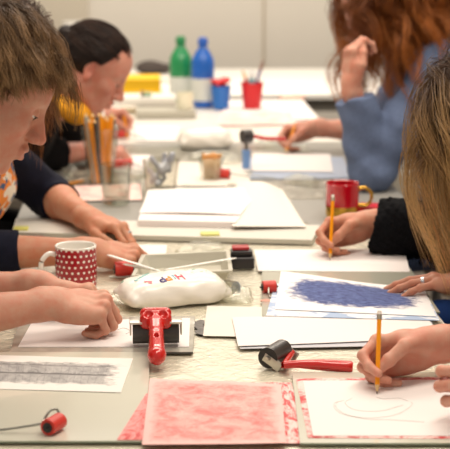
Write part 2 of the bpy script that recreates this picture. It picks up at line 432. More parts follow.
def blue(nt, b, tc):
    u, v = uvsep(nt, tc)
    du = mth(nt, 'DIVIDE', mth(nt, 'SUBTRACT', u, .50), .44); dv = mth(nt, 'DIVIDE', mth(nt, 'SUBTRACT', v, .53), .40)
    r = mth(nt, 'SQRT', mth(nt, 'ADD', mth(nt, 'POWER', mth(nt, 'ABSOLUTE', du), 2.6), mth(nt, 'POWER', mth(nt, 'ABSOLUTE', dv), 2.6)))
    st = noisen(nt, mapping(nt, tc.outputs['UV'], (7, 30, 1), rot=(0, 0, .5)), 2.2, 6, .3, .8)
    n = noisen(nt, tc.outputs['UV'], 9, 5, .4)
    d = mth(nt, 'ADD', r, ramp(nt, st, .3, .7, -.28, .28)); d = mth(nt, 'ADD', d, ramp(nt, n, .3, .7, -.12, .12))
    f = ramp(nt, d, .82, .98); c = mixc(nt, ramp(nt, st, .45, .66), srgb(20, 38, 106), srgb(112, 134, 192))
    print_col = mixc(nt, f, c, srgb(243, 240, 240)); nt.links.new(print_col, b.inputs[0])  # scratchy blue ink giving way to bare white paper
def charcoal(nt, b, tc):
    u, v = uvsep(nt, tc)
    n = noisen(nt, mapping(nt, tc.outputs['UV'], (3, 1, 1)), 4, 8, 1.2, .75)
    e = edgemask(nt, u, v, .055, .16, .07, ramp(nt, noisen(nt, tc.outputs['UV'], 14), .3, .7, -.05, .05))
    wv = N(nt, 'ShaderNodeTexWave', wave_type='BANDS'); wv.inputs['Scale'].default_value = 3.2; wv.inputs['Distortion'].default_value = 3; wv.inputs['Detail'].default_value = 3
    nt.links.new(mapping(nt, tc.outputs['UV'], (2.2, .2, 1)), wv.inputs['Vector'])
    l1 = ramp(nt, mth(nt, 'ABSOLUTE', mth(nt, 'SUBTRACT', mth(nt, 'ADD', v, ramp(nt, n, 0, 1, -.04, .04)), .47)), .0, .035, 1, 0)
    l2 = ramp(nt, mth(nt, 'ABSOLUTE', mth(nt, 'SUBTRACT', mth(nt, 'ADD', v, ramp(nt, n, 0, 1, -.05, .05)), .72)), .0, .03, .6, 0)
    dk = mth(nt, 'MAXIMUM', mth(nt, 'MAXIMUM', l1, l2), ramp(nt, wv.outputs[0], .93, 1, 0, .22))
    g = mixc(nt, ramp(nt, n, .35, .68), srgb(138, 135, 134), srgb(194, 190, 186)); g = mixc(nt, dk, g, srgb(86, 82, 82))
    nt.links.new(mixc(nt, e, srgb(234, 228, 222), g), b.inputs[0])
def softpink(nt, b, tc):
    n = noisen(nt, tc.outputs['UV'], 4, 5, .6); nt.links.new(mixc(nt, ramp(nt, n, .4, .6), srgb(236, 186, 180), srgb(246, 222, 212)), b.inputs[0])
def bluemark(nt, b, tc):
    n = noisen(nt, tc.outputs['UV'], 4, 3, .8); nt.links.new(mixc(nt, ramp(nt, n, .47, .53), srgb(236, 236, 238), srgb(164, 184, 214)), b.inputs[0])
M_PINK, M_RED, M_RIM = ntmat('pink_ink_paper', pink), ntmat('red_ink_paper', redstain), ntmat('red_rimmed_paper', redrim)
M_BLUE, M_CHAR, M_SOFT, M_BM = ntmat('blue_ink_paper', blue), ntmat('charcoal_rubbing_paper', charcoal), ntmat('soft_pink_paper', softpink), ntmat('blue_marked_paper', bluemark)

# ---- papers on the near table
sheet('print', 'long charcoal rubbing with dark lines on white paper, at the front left', 'print', [(-40, 355), (133, 359), (121, 393), (-40, 388)], .0078, M_CHAR, seed=1, wave=.001)
sheet('print', 'vivid red inked sheet peeking out under the left edge of the pink print', 'print', [(146, 394), (190, 394), (200, 440), (117, 440)], .0080, M_RED, seed=2)
sheet('print', 'vivid red inked sheet strip right of the pink print', 'print', [(250, 383), (291, 383), (312, 444), (262, 444)], .0040, M_RIM, seed=3, wave=.001)
sheet('print', 'large pink inked print at the front centre', 'print', [(150, 379), (281, 385), (286, 444), (142, 446)], .0088, M_PINK, seed=4, wave=.002)
sheet('print', 'red stained sheet whose rim shows all round under the pencil drawing', 'print', [(296, 379), (462, 377), (490, 439), (308, 438)], .0078, M_RIM, seed=5)
dr = sheet('drawing_paper', 'white sheet with faint looping pencil lines under the nearest pencil', 'paper', [(303, 381), (455, 380), (480, 436), (313, 436)], .0086, PAPER, seed=6)
GRAPH = mat('graphite_line', (178, 174, 172), .6)
def scribble(parent, pts, r=.00025, m=GRAPH, name='pencil_line', z=None, k=8):
    zz = parent.location.z+.0009 if z is None else z
    q = [at(px, py, zz)-parent.location for px, py in pts]
    return MB().tube(fill(q, k), r, 4).build(name, m, parent)
scribble(dr, [(338, 401), (336, 407), (348, 415), (372, 418), (398, 414), (412, 405), (411, 402)])
scribble(dr, [(344, 400), (334, 404), (340, 413), (366, 419), (392, 420), (424, 422)])
scribble(dr, [(352, 398), (345, 403), (356, 410), (380, 411), (403, 405)])
scribble(dr, [(376, 397), (384, 399), (398, 398), (408, 401)])
sheet('sheet_of_paper', 'blank white sheet lying under the others left of the big white one', 'paper', [(207, 306), (300, 308), (300, 338), (203, 336)], .0045, PAPER2, seed=7)
sheet('sheet_of_paper', 'grey edged sheet sticking out under the near rim of the large blank sheet', 'paper', [(240, 318), (430, 317), (440, 345), (240, 349)], .0052, mat('grey_blue_paper', (196, 196, 202), .8), seed=8)
sheet('sheet_of_paper', 'large blank white sheet just behind the red handled ink roller', 'paper', [(232, 318), (425, 315), (442, 339), (238, 347)], .0066, PAPER, seed=9, wave=.002)
sheet('print', 'white sheet with blue shading showing under the near edge of the blue print', 'print', [(275, 284), (425, 291), (440, 321), (266, 316)], .0086, M_BM, seed=10, wave=.001)
sheet('print', 'large print of scratchy dark blue ink on white paper', 'print', [(281, 272), (424, 291), (436, 317), (275, 310)], .0094, M_BLUE, seed=11, wave=.003)
sheet('sheet_of_paper', 'blank white sheet under the writing hand of the black sweatered person', 'paper', [(254, 250), (404, 249), (410, 272), (258, 271)], .0075, PAPER, seed=12)
fp = sheet('drawing_paper', 'white sheet under the fists at the left', 'paper', [(32, 322), (190, 318), (189, 347), (18, 347)], .0078, PAPER, seed=13)
scribble(fp, [(117, 330), (124, 328), (130, 331), (126, 334)], .0005)
sheet('sheet_of_paper', 'small white sheet behind the grey tray', 'paper', [(136, 245), (167, 245), (166, 257), (134, 257)], .0075, PAPER, seed=14)
# dark ink smudge on film
MB().ball((0, 0, 0), .010, (.9, 4.2, .05)).ball((.008, .03, 0), .007, (1.2, 3, .06), Matrix.Rotation(-.3, 3, 'Z')).ball((-.006, -.034, 0), .008, (1.4, 2.2, .06)).ball((.010, -.02, 0), .005, (1, 3, .07), Matrix.Rotation(.5, 3, 'Z')).build('ink_smudge', mat('smudge', (104, 98, 94), .6, noise=.4, nscale=90), None, at(200, 327, TZ+.0046), .2)
tag(bpy.data.objects['ink_smudge'], 'dark grey ink smudge on the film right of the smoky glass plate', 'ink smudge')

# ---- rollers
REDP = mat('red_plastic', (200, 26, 20), .22, coat=.5); RUB = mat('black_rubber', (62, 58, 56), .3, noise=.15, nscale=60)
MET = mat('roller_metal', (205, 200, 190), .3, metal=.85); REDR = mat('red_rubber', (206, 52, 40), .45); WIRE = mat('wire', (150, 148, 140), .3, metal=.9)
# the big brayer with a long red handle
t = empty('ink_roller', at(274, 362, TZ+.004), 'black rubber ink roller with a long glossy red handle lying to the right', 'ink roller', 'hand ink rollers')
def loc(px, py, z, o=t): return at(px, py, TZ+z)-o.location
a = loc(268, 358, .0215); b = loc(285, 348, .0215); ax = (b-a).normalized(); b = a+ax*.058
MB().cyl(a, b, .0172, n=40).build('roller', RUB, t)
MB().cyl(a-ax*.001, a, .0176, .0162, n=40).build('roller_rim', BLACK, [c_ for c_ in t.children if c_.name.startswith('roller')][0])
for e, s in ((a, -1), (b, 1)):
    m = MB(); q = Matrix.Rotation(math.atan2(ax.y, ax.x)-math.pi/2, 3, 'Z')
    m.box(e+ax*s*.004+Vector((.008, 0, -.006)), (.036, .0022, .018), q @ Matrix.Rotation(.5, 3, 'Y'), .002)
    m.cyl(e+ax*s*.003, e+ax*s*.009, .0045, n=16); m.build('bracket', MET, t)
h0 = loc(284, 365, .016); h1 = loc(297, 364, .018); h2 = loc(323, 365, .015); h3 = loc(353, 367, .014)
MB().tube(fill([h0, h1, h1*.5+h2*.5, h2, h3*.6+h2*.4, h3], 4), [.0065+.0035*min(1, max(0, (i-3)/10)) for i in range(20)]+[.0078], 18).build('handle', REDP, t)
MB().tube([a-ax*.0+Vector((.020, -.002, -.012)), h0, b+Vector((.016, 0, -.006))], .0055, 10).build('yoke', REDP, t)
# roller seen from its handle end, red frame with two dimples
t = empty('ink_roller', at(156, 346, TZ+.010), 'wide black ink roller with a red two dimpled frame, handle pointing at the camera', 'ink roller', 'hand ink rollers')
MB().cyl((-.040, .012, .022), (.040, .012, .022), .0200, n=40).build('roller', RUB, t)
for s in (-1, 1):
    MB().box((s*.0435, .010, .032), (.003, .034, .022), bev=.001).box((s*.034, .006, .0435), (.022, .036, .004), bev=.001).build('bracket', MET, t)
s_ = SDF()
for zz, yy in ((.056, .008), (.042, -.004), (.050, -.004)): s_.cone((-.017, yy, zz), (.017, yy, zz), .0105, .0105, k=.003).cone((-.017, yy+.008, zz-.003), (.017, yy+.008, zz-.003), .0105, .0105, k=.003)
for s in (-1, 1): s_.ell((s*.0122, -.010, .061), (.0082, .0100, .0090), k=.002, op='d')
s_.cone((0, -.014, .042), (0, -.045, .033), .0145, .0120, k=.006).cone((0, -.045, .033), (0, -.108, .0155), .0120, .0148, k=.004).cone((0, -.108, .0155), (0, -.114, .0148), .0150, .0145, k=.004)
s_.ell((0, -.070, .0395), (.0036, .008, .010), k=.002, op='d')
V, F = s_.mesh(.0014); link('handle', npmesh('handle', V, F), REDP, t)
# small wire handled rollers
def wire_roller(label, loc0, ang, r=.0115, L=.045, handle=None, col=REDR, core=True):
    t = empty('ink_roller', loc0, label, 'ink roller', 'hand ink rollers')
    d = Vector((math.cos(ang), math.sin(ang), 0)); c = Vector((0, 0, r))
    MB().cyl(c-d*L/2, c+d*L/2, r, n=28).build('roller', col, t)
    MB().cyl(c-d*(L/2+.002), c-d*L/2, r*.62, n=20).cyl(c+d*L/2, c+d*(L/2+.002), r*.62, n=20).cyl(c-d*(L/2+.006), c+d*(L/2+.006), .0016, n=10).build('axle', BLACK if core else WIRE, t)
    if handle:
        MB().tube(fill([Vector(p) for p in handle], 5), .0018, 8).build('wire_handle', WIRE, t)
    return t
o = at(54, 432, TZ+.008); e1 = at(0, 430, TZ+.012)-o
wire_roller('small red ink roller with a long wire handle on the front left glass plate', o, math.radians(62), .012, .034,
            [(.008, .022, .012), (.004, .028, .024), (-.006, .018, .026), (-.016, .006, .014), (-.018, -.004, .014), e1, e1*1.5])
o = at(269, 293, TZ+.006)
wire_roller('small red roller standing beside the tipped clear cup', o, math.radians(8), .0125, .026,
            [(.0, 0, .012), (-.002, -.014, .014), (-.003, -.03, .006), (-.002, -.05, .003)])
MB().cyl((0, 0, 0), (0, 0, .0015), .011).build('coin_mark', mat('rust_disc', (196, 140, 120), .5), None, at(266, 301, TZ+.006)); tag(bpy.data.objects['coin_mark'], 'small rust coloured disc in front of the small red roller', 'disc')
o = at(124, 276, TZ+.005)
wire_roller('small red roller left of the grey tray beside the spotted mug', o, math.radians(5), .0155, .036, [(.016, 0, .016), (.028, -.01, .014), (.045, -.016, .005), (.02, -.02, .003), (-.03, -.02, .003)])
o = at(220, 178, TZ+.006)
wire_roller('small red roller with a thin wire handle in front of the cup of sticks', o, math.radians(-8), .0135, .056, [(.028, 0, .014), (.04, -.01, .012), (.07, -.004, .006), (.11, .004, .004), (.13, -.02, .004), (.155, -.03, .004)])
o = at(118, 138, TZ+.006)
wire_roller('red roller lying on its side beside the dark haired writer', o, 0.1, .014, .075, [(.04, 0, .014), (.055, -.01, .012), (.09, -.05, .004)])
o = at(120, 168, TZ+.006)
wire_roller('red roller peeking out behind the clear tumbler', o, 0.15, .013, .07, [(.035, 0, .012), (.05, -.01, .01), (.07, -.03, .004)])
# dark roller with blue grip among the far prints
t = empty('ink_roller', at(246, 168, TZ+.006), 'black roller with a blue grip standing upright beside the small sheets', 'ink roller', 'hand ink rollers')
MB().cyl((-.012, 0, .095), (.016, .01, .095), .020, n=28).build('roller', RUB, t)
MB().cyl((0, 0, .0), (0, -.004, .055), .011, .013, n=20).build('grip', mat('blue_grip', (110, 150, 205), .4), t)
MB().cyl((0, -.003, .054), (.002, 0, .09), .006, n=14).build('shaft', WIRE, t)
MB().tube([(.018, .01, .095), (.06, .02, .085), (.12, .03, .082)], .006, 10).build('red_bar', REDP, t)

# ---- wipes pack
def wipes(name, label, o, rz, L, W, H, seed, text=True):
    t = empty(name, o, label, 'wet wipes', 'packs of wet wipes', rz)
    s = SDF()
    for x in (-.30, -.10, .10, .30):
        for y in (-.30, -.1, .1, .30): s.ell((x*L, y*W, H*.5), (L*.16, W*.20, H*.52), k=.03)
    for sx in (-1, 1):
        for y in (-.28, 0, .28): s.cone((sx*L*.34, y*W, H*.5), (sx*L*.44, y*W*1.2, H*.40), H*.36, H*.12, k=.02)
        s.cone((sx*L*.455, -W*.42, H*.36), (sx*L*.47, W*.42, H*.36), .006, .006, k=.014)
    s.disp = lambda X: .0011*vnoise(X, 110, seed)+.0016*vnoise(X*np.array([1, .5, 1]), 55, seed+2)
    V, F = s.mesh(.0022); V[:, 2] = np.maximum(V[:, 2], 0)
    def white(nt, b, tc):
        s_ = nt.nodes.new('ShaderNodeSeparateXYZ'); nt.links.new(tc.outputs['Object'], s_.inputs[0])
        n = noisen(nt, tc.outputs['Object'], 60, 3, .5)
        g = mth(nt, 'MULTIPLY', ramp(nt, s_.outputs[1], .018, .024), ramp(nt, n, .52, .56)); g = mth(nt, 'MULTIPLY', g, ramp(nt, s_.outputs[2], H*.6, H*.7))
        c = mixc(nt, g, srgb(242, 238, 228), srgb(96, 158, 128)); nt.links.new(c, b.inputs[0]); b.inputs['Coat Weight'].default_value = .3
    body = link('packet', npmesh('packet', V, F), ntmat('wipes_film_'+str(seed), white, .32), t)
    return t, s, body
def drape(s, x, y, hi=.12):
    """height of the packet's surface at x, y"""
    zz = np.linspace(hi, 0, 90); d = s.ev(np.stack([np.full(90, x), np.full(90, y), zz], -1)); i = np.argmax(d < 0); return zz[i] if (d < 0).any() else 0
o = at(173, 300, TZ+.005); WR = math.radians(20)
t, s_, body = wipes('wet_wipes_pack', 'white wet wipes pack with colourful letters in front of the grey tray', o, WR, .212, .108, .041, 1)
def letter(ch, x, y, size, col, rot, parent, s, tilt=True):
    cu = bpy.data.curves.new('t', 'FONT'); cu.body = ch; cu.size = size; cu.extrude = .0006; cu.offset = .0006; cu.align_x = 'CENTER'; cu.align_y = 'CENTER'
    o = bpy.data.objects.new('t', cu); COL.objects.link(o); me = bpy.data.meshes.new_from_object(o.evaluated_get(bpy.context.evaluated_depsgraph_get()))
    bpy.data.objects.remove(o); me.name = 'letter'
    b_ = bmesh.new(); b_.from_mesh(me); bmesh.ops.triangulate(b_, faces=b_.faces); bmesh.ops.subdivide_edges(b_, edges=[e for e in b_.edges if e.calc_length() > .002], cuts=3); bmesh.ops.triangulate(b_, faces=b_.faces); b_.to_mesh(me); b_.free()
    for v in me.vertices:
        q = Matrix.Rotation(rot, 3, 'Z') @ v.co; X, Y = x+q.x, y+q.y; v.co = (X, Y, (drape(s, X, Y) if s else 0)+.0008+v.co.z)
    return link('letter', me, mat('ink_'+str(col), col, .4), parent, smooth=False)
for i, (ch, col) in enumerate((('P', (74, 62, 128)), ('P', (238, 146, 30)), ('i', (120, 178, 196)), ('H', (226, 52, 92)))):
    letter(ch, -.034+i*.0125, -.030+.001*i, .027, col, math.pi+.08, body, s_)
bm_ = MB()
for q in ((-.056, -.026, .006), (-.064, -.024, .005), (-.059, -.032, .005)):
    bm_.ball((q[0], q[1], drape(s_, q[0], q[1])+.0002), q[2], (1, 1, .12))
bm_.build('pink_emblem', mat('emblem_pink', (232, 120, 130), .5), body)
gx = MB()
for i in range(9):
    x, y = -.075+i*.0045, -.002+i*.0028; gx.ball((x, y, drape(s_, x, y)+.0002), .005, (1.2, .8, .14))
gx.build('teal_band', mat('teal_print', (130, 190, 190), .5), body)
lf = MB()
for x, y in ((.028, -.006), (.042, .002), (.056, -.008), (.068, 0), (.080, -.004), (.05, .016), (.035, .02)):
    lf.ball((x, y, drape(s_, x, y)+.0002), .0042, (1.1, .7, .15), Matrix.Rotation(x*60, 3, 'Z'))
lf.build('leaf_pattern', mat('leaf_green', (92, 160, 130), .5), body)
wipes('wet_wipes_pack', 'white wet wipes pack with green specks behind the cup of sticks', at(205, 146, TZ+.006), .1, .17, .11, .05, 2)

# ---- grey tray and what lies across it
TRAY = mat('tray_grey', (190, 186, 170), .4)
def tray(name, label, quad, h, m, th=.003, z=.005, cat='tray', flare=.012):
    c = [at(px, py, TZ+z) for px, py in quad]; o0 = sum(c, Vector())/4; bm = bmesh.new()
    L = [p-o0 for p in c]; cen = Vector()
    def ring(f, zz): return [bm.verts.new((p.x+f*(1 if p.x > 0 else -1), p.y+f*(1 if p.y > 0 else -1), zz)) for p in L]
    R = [ring(0, 0), ring(flare, h), ring(flare+.005, h), ring(flare+.005, h-.004), ]
    I = [ring(flare-th, h), ring(-th, th)]
    for A, B in ((R[0], R[1]), ):
        for i in range(4): bm.faces.new((A[i], A[(i+1) % 4], B[(i+1) % 4], B[i]))
    for i in range(4):
        j = (i+1) % 4
        bm.faces.new((R[2][i], R[2][j], I[0][j], I[0][i])); bm.faces.new((R[3][i], R[3][j], R[2][j], R[2][i])); bm.faces.new((R[1][i], R[1][j], R[3][j], R[3][i])); bm.faces.new((I[0][i], I[0][j], I[1][j], I[1][i]))
    bm.faces.new(R[0]); bm.faces.new(I[1])
    bmesh.ops.recalc_face_normals(bm, faces=bm.faces); me = bpy.data.meshes.new(name); bm.to_mesh(me); bm.free()
    o = link(name, me, m, None, o0, smooth=False); return tag(o, label, cat)
tray('tray', 'shallow grey plastic tray behind the wet wipes pack', [(150, 270), (222, 266), (224, 283), (140, 288)], .030, TRAY)
BONE = mat('white_plastic', (244, 242, 236), .3)
def stick(name, label, cat, a, b, r0, r1, m=BONE, flat=.4):
    c = (a+b)/2; q = (b-a).to_track_quat('X', 'Z').to_matrix()
    bm = bmesh.new(); n = 14; K = 12; L = (b-a).length; rings = []
    for i in range(n+1):
        u = i/n; r = (r0*(1-u)+r1*u)*(1 if 0 < i < n else .6)
        rings.append([bm.verts.new(q @ Vector(((u-.5)*L, r*math.cos(2*math.pi*k/K), r*flat*math.sin(2*math.pi*k/K)))) for k in range(K)])
    for A, B in zip(rings, rings[1:]):
        for i in range(K): bm.faces.new((A[i], A[(i+1) % K], B[(i+1) % K], B[i]))
    bm.faces.new(rings[0]); bm.faces.new(rings[-1]); bmesh.ops.recalc_face_normals(bm, faces=bm.faces)
    me = bpy.data.meshes.new(name); bm.to_mesh(me); bm.free(); return tag(link(name, me, m, None, c), label, cat)
stick('plastic_spatula', 'white plastic stick leaning over the left end of the grey tray', 'spatula', at(108, 255, TZ+.045), at(156, 270, TZ+.040), .0052, .0035)
stick('plastic_spatula', 'shorter white plastic stick crossing beneath at the tray left end', 'spatula', at(124, 264, TZ+.036), at(160, 271, TZ+.037), .005, .004)
stick('plastic_spatula', 'long white plastic stick lying along the grey tray towards the black stamp pad', 'spatula', at(164, 270, TZ+.037), at(236, 258, TZ+.042), .0035, .0045)

# ---- stamp pad
t = empty('stamp_pad', at(242, 268, TZ+.004), 'black stamp pad box with a red lid, right of the grey tray', 'stamp pad')
MB().box((0, .014, .012), (.052, .05, .024), bev=.003).build('box', mat('black_plastic', (36, 32, 34), .35), t)
MB().box((0, .018, .030), (.046, .032, .012), bev=.003).build('pad', mat('black_plastic', (36, 32, 34), .35), t)
MB().box((-.002, .022, .040), (.036, .03, .007), bev=.002).build('lid', mat('stamp_red', (168, 28, 34), .4), t)

# ---- mugs
def polka(nt, b, tc):
    s = nt.nodes.new('ShaderNodeSeparateXYZ'); nt.links.new(tc.outputs['Object'], s.inputs[0])
    an = mth(nt, 'ARCTAN2', s.outputs[1], s.outputs[0]); u = mth(nt, 'MULTIPLY', an, 22/(2*math.pi)); v = mth(nt, 'MULTIPLY', s.outputs[2], 1/.0112)
    row = mth(nt, 'FLOOR', v); sh = mth(nt, 'MULTIPLY', mth(nt, 'MODULO', row, 2.0), .5)
    fu = mth(nt, 'SUBTRACT', mth(nt, 'FRACT', mth(nt, 'ADD', mth(nt, 'ADD', u, 40), sh)), .5); fv = mth(nt, 'SUBTRACT', mth(nt, 'FRACT', v), .5)
    d = mth(nt, 'SQRT', mth(nt, 'ADD', mth(nt, 'POWER', mth(nt, 'ABSOLUTE', fu), 2), mth(nt, 'POWER', mth(nt, 'ABSOLUTE', fv), 2)))
    nt.links.new(mixc(nt, ramp(nt, d, .20, .25), srgb(248, 240, 236), srgb(164, 12, 32)), b.inputs[0]); b.inputs['Coat Weight'].default_value = .5
M_POL = ntmat('red_white_dotted_glaze', polka, .25)
WHG = mat('white_glaze', (242, 238, 230), .2, coat=.4)
R_ = .0415; H_ = .088
t = empty('mug', at(76.5, 288, TZ+.005), 'red mug with white dots and white handle behind the fists', 'mug')
MB().lathe([(R_-.006, 0), (R_-.002, .003), (R_, .010), (R_, H_-.003)], n=64, M='open').build('body', M_POL, t)
MB().lathe([(R_-.006, 0.0), (0, 0.001)], n=48, M='open').lathe([(R_, H_-.003), (R_, H_), (R_-.0015, H_+.001), (R_-.004, H_-.001), (R_-.0045, .01), (R_-.010, .006), (0, .006)], n=64, M='open').build('inner_wall', WHG, t)
MB().tube(fill([(-R_+.002, -.004, .070), (-R_-.012, -.010, .073), (-R_-.025, -.014, .060), (-R_-.027, -.014, .040), (-R_-.018, -.010, .022), (-R_+.002, -.004, .016)], 6), .0052, 12).build('handle', WHG, t)
GOLD = mat('gold_glaze', (214, 168, 70), .22, metal=.9)
RM = mat('red_glaze', (186, 12, 30), .18, coat=.6)
def mug2(o):
    t = empty('mug', o, 'glossy red mug with gold base and gold handle', 'mug'); R, H = .0415, .088
    MB().lathe([(0, 0), (R-.005, 0), (R-.001, .004), (R, .012), (R, .030)], n=56, M='open').build('gold_base', GOLD, t)
    MB().lathe([(R+.0002, .030), (R+.0002, H-.002), (R-.0015, H), (R-.004, H-.002), (R-.004, .01), (0, .008)], n=56, M='open').build('body', RM, t)
    MB().tube(fill([(R-.002, 0, .070), (R+.014, 0, .074), (R+.030, 0, .062), (R+.031, 0, .044), (R+.020, 0, .030), (R-.002, 0, .030)], 6), .0045, 12).build('handle', GOLD, t)
mug2(at(342, 217, TZ+.001))
t = empty('red_case', at(383, 214, TZ+.001), 'flat red case lying right of the glossy red mug', 'case')
MB().box((0, .0, .008), (.125, .06, .015), Matrix.Rotation(-.25, 3, 'Z'), bev=.004).build('lower_shell', mat('case_red', (196, 26, 44), .35), t)
MB().box((0, .0, .0195), (.123, .058, .007), Matrix.Rotation(-.25, 3, 'Z'), bev=.003).build('upper_shell', mat('case_red', (196, 26, 44), .35), t)

# ---- seam boards with taped ends, sketchbooks
board('drawing_board', 'long pale grey board lying across the table under the sketchbook', 'drawing board', [(16, 218), (320, 225), (312, 240), (12, 232)], .003, mat('board_pale_grey', (210, 206, 196), .4), .011, mat('board_side', (186, 184, 172), .5))
YG = mat('yellow_tape', (206, 202, 110), .4)
def tape(px, py, label, w=.030):
    o = MB().box((0, .004, .001), (w, .034, .0145), bev=.001).build('tape_piece', YG, None, at(px, py, TZ+.0105)); tag(o, label, 'tape', 'yellow tape pieces')
tape(21, 231, 'yellow tape wrapped round the left end of the grey board', .034)
tape(210, 236.5, 'yellow tape on the grey board front edge below the sketchbook', .044)
RB = mat('dark_red_cover', (128, 14, 26), .5)
board('sketchbook', 'dark red covered book mostly hidden under the left forearm', 'book', [(12, 236), (44, 236), (44, 242), (10, 242)], .003, RB, .006)
def sketchbook(label, quad, z, h, m, bend):
    return sheet('sketchbook', label, 'sketchbook', quad, z, m, th=h, wave=0, lift=bend, n=20)
sketchbook('thick white sketchbook lying open under the tall white page, behind the board seam', [(148, 195), (262, 192), (236, 228), (138, 226)], .0145, .014, PAPER, lambda u, v: .006*(1-v)*0)
sheet('sheet_of_paper', 'upper white page curling over the thick sketchbook', 'paper', [(150, 190), (262, 188), (240, 215), (139, 213)], .030, PAPER, seed=21, lift=lambda u, v: .003*math.sin(3*u))
sheet('sheet_of_paper', 'bent white page draped right of the thick sketchbook', 'paper', [(236, 189), (282, 189), (306, 227), (232, 229)], .018, PAPER2, seed=22, lift=lambda u, v: .018*math.sin(math.pi*min(1, u*1.05))*v+.006*(1-u))
sheet('sheet_of_paper', 'blank white sheet at the middle table centre beside the red haired writer', 'paper', [(253, 153), (330, 154), (333, 172), (252, 171)], .006, PAPER, seed=23)
board('drawing_board', 'pale blue edged board under the small blank sheet of the red haired writer', 'drawing board', [(250, 157), (343, 157), (352, 178), (250, 178)], .0, mat('board_blue_grey', (170, 184, 206), .4), .004)
sheet('print', 'white sheet with pale blue marks behind the red haired writer arm', 'print', [(290, 121), (346, 121), (352, 134), (294, 135)], .004, M_BM, seed=24)
sheet('print', 'soft pink print lying under the clear tumbler', 'print', [(75, 186), (140, 184), (142, 200), (60, 201)], .004, M_SOFT, seed=25)
sheet('sheet_of_paper', 'white sheet behind the clear tumbler near the red roller', 'paper', [(108, 155), (150, 155), (146, 171), (100, 171)], .004, PAPER, seed=26)
sheet('sheet_of_paper', 'white sheet in front of the dark haired writer hand', 'paper', [(136, 126), (180, 126), (178, 141), (136, 141)], .004, PAPER, seed=27)
sheet('print', 'pinkish smeared sheet near the far table edge', 'print', [(222, 112), (290, 112), (296, 124), (214, 126)], .005, M_SOFT, seed=28)
sheet('sheet_of_paper', 'large white sheet on the far table behind the red haired writer hand', 'paper', [(225, 100), (303, 100), (318, 119), (222, 121)], .004, PAPER, seed=29)
sheet('sheet_of_paper', 'white sheet at the middle table right of the clear bag', 'paper', [(165, 162), (250, 162), (250, 186), (160, 186)], .004, PAPER2, seed=30)
MB().box((0, 0, .012), (.10, .07, .022), Matrix.Rotation(.2, 3, 'Z'), bev=.006).build('cloth_bundle', mat('skin_pink_cloth', (232, 196, 180), .8), None, at(292, 100, TZ+.001)); tag(bpy.data.objects['cloth_bundle'], 'pale pink folded cloth right of the red cup', 'cloth')

# ---- glasses, cups, pencils
GLASS = glassy('clear_glass', (240, 242, 238), dark=.5, edge=.6, rough=.03, base=.05)
CLEAR = glassy('clear_plastic', (249, 249, 246), dark=.6, edge=.35, rough=.08, base=.04)
def cup(name, label, cat, o, r0, r1, h, m, th=.0016, base=.004, n=40, grp=None, tilt=None):
    t = MB().lathe([(0, 0), (r0, 0), (r1, h), (r1-th, h), (r0-th, base), (0, base)], n=n).build(name, m, None, o)
    if tilt: t.rotation_euler = tilt
    return tag(t, label, cat, grp)
s = lambda py: (py+80)*1.37
cup('tumbler', 'empty clear glass tumbler standing on the pink print', 'glass', at(116, 203, TZ+.005), .0345, .0415, .104, GLASS, .0035, .014)
pc = at(101, 184, TZ+.002)
cup('pencil_cup', 'clear plastic cup crowded with orange pencils at the left', 'cup', pc, .034, .053, .160, CLEAR)
ORG = mat('pencil_orange', (246, 156, 12), .35); WOOD = mat('pencil_wood', (222, 184, 130), .6); LEAD = mat('lead', (50, 48, 48), .4); FER = mat('ferrule', (190, 180, 160), .3, metal=.8); ERA = mat('eraser_white', (236, 226, 216), .7)
def pencil(a, b, label, m=ORG, r=.0036, eraser=True, group=None, simple=False, nm='pencil'):
    """tip at a, other end at b"""
    a, b = Vector(a), Vector(b); d = (b-a).normalized(); t = empty(nm, a, label, 'pencil', group); L = (b-a).length
    MB().cyl(d*.014, d*(L-(.014 if eraser else 0)), r, n=6).build('barrel', m, t, smooth=False)
    sw_ = MB().cyl(d*.004, d*.014, .0013, r, n=12).build('sharpened_wood', WOOD, t)
    MB().cyl(d*0, d*.004, .0004, .0013, n=8).build('lead', LEAD, sw_)
    if eraser:
        fe_ = MB().cyl(d*(L-.014), d*(L-.006), r*1.02, n=14).build('ferrule', FER, t)
        MB().cyl(d*(L-.006), d*L, r*.95, r*.85, n=14).build('eraser', ERA, fe_)
    return t
rp = random.Random(3)
cols = [ORG, ORG, ORG, mat('pencil_grey', (120, 116, 112), .4), ORG, LEAD, ORG, mat('pencil_silver', (180, 176, 170), .4), ORG, LEAD]
for i in range(14):
    an = 2*math.pi*i/14+.3; ro = .020 if i % 2 else .012; ao = an+.5
    top = Vector((.042*math.cos(an), .034*math.sin(an), .198+rp.uniform(-.012, .012))); bot = Vector((.020*math.cos(ao), .020*math.sin(ao), .006))
    m = cols[i % 10]; cn = 'orange' if m == ORG else 'black' if m == LEAD else 'grey'
    ori = (pc+bot, pc+top); pencil(ori[1], ori[0], {'orange': 'orange pencil standing tip up in the crowded clear cup', 'black': 'black pencil standing in the crowded clear cup', 'grey': 'grey pencil standing in the crowded clear cup'}[cn], m, r=.0054, eraser=False, group=cn+' pencils in the clear cup')
p0 = at(64, 184.5, TZ+.006); p1 = at(86, 180, TZ+.006); pencil(p1+(p0-p1)*0, p0, 'orange pencil lying flat left of the pencil cup foot', ORG, eraser=False)
# coiled clear dish below
cup('clear_dish', 'low clear plastic dish beside the lying pencil', 'dish', at(76, 176, TZ+.001), .034, .044, .022, CLEAR)
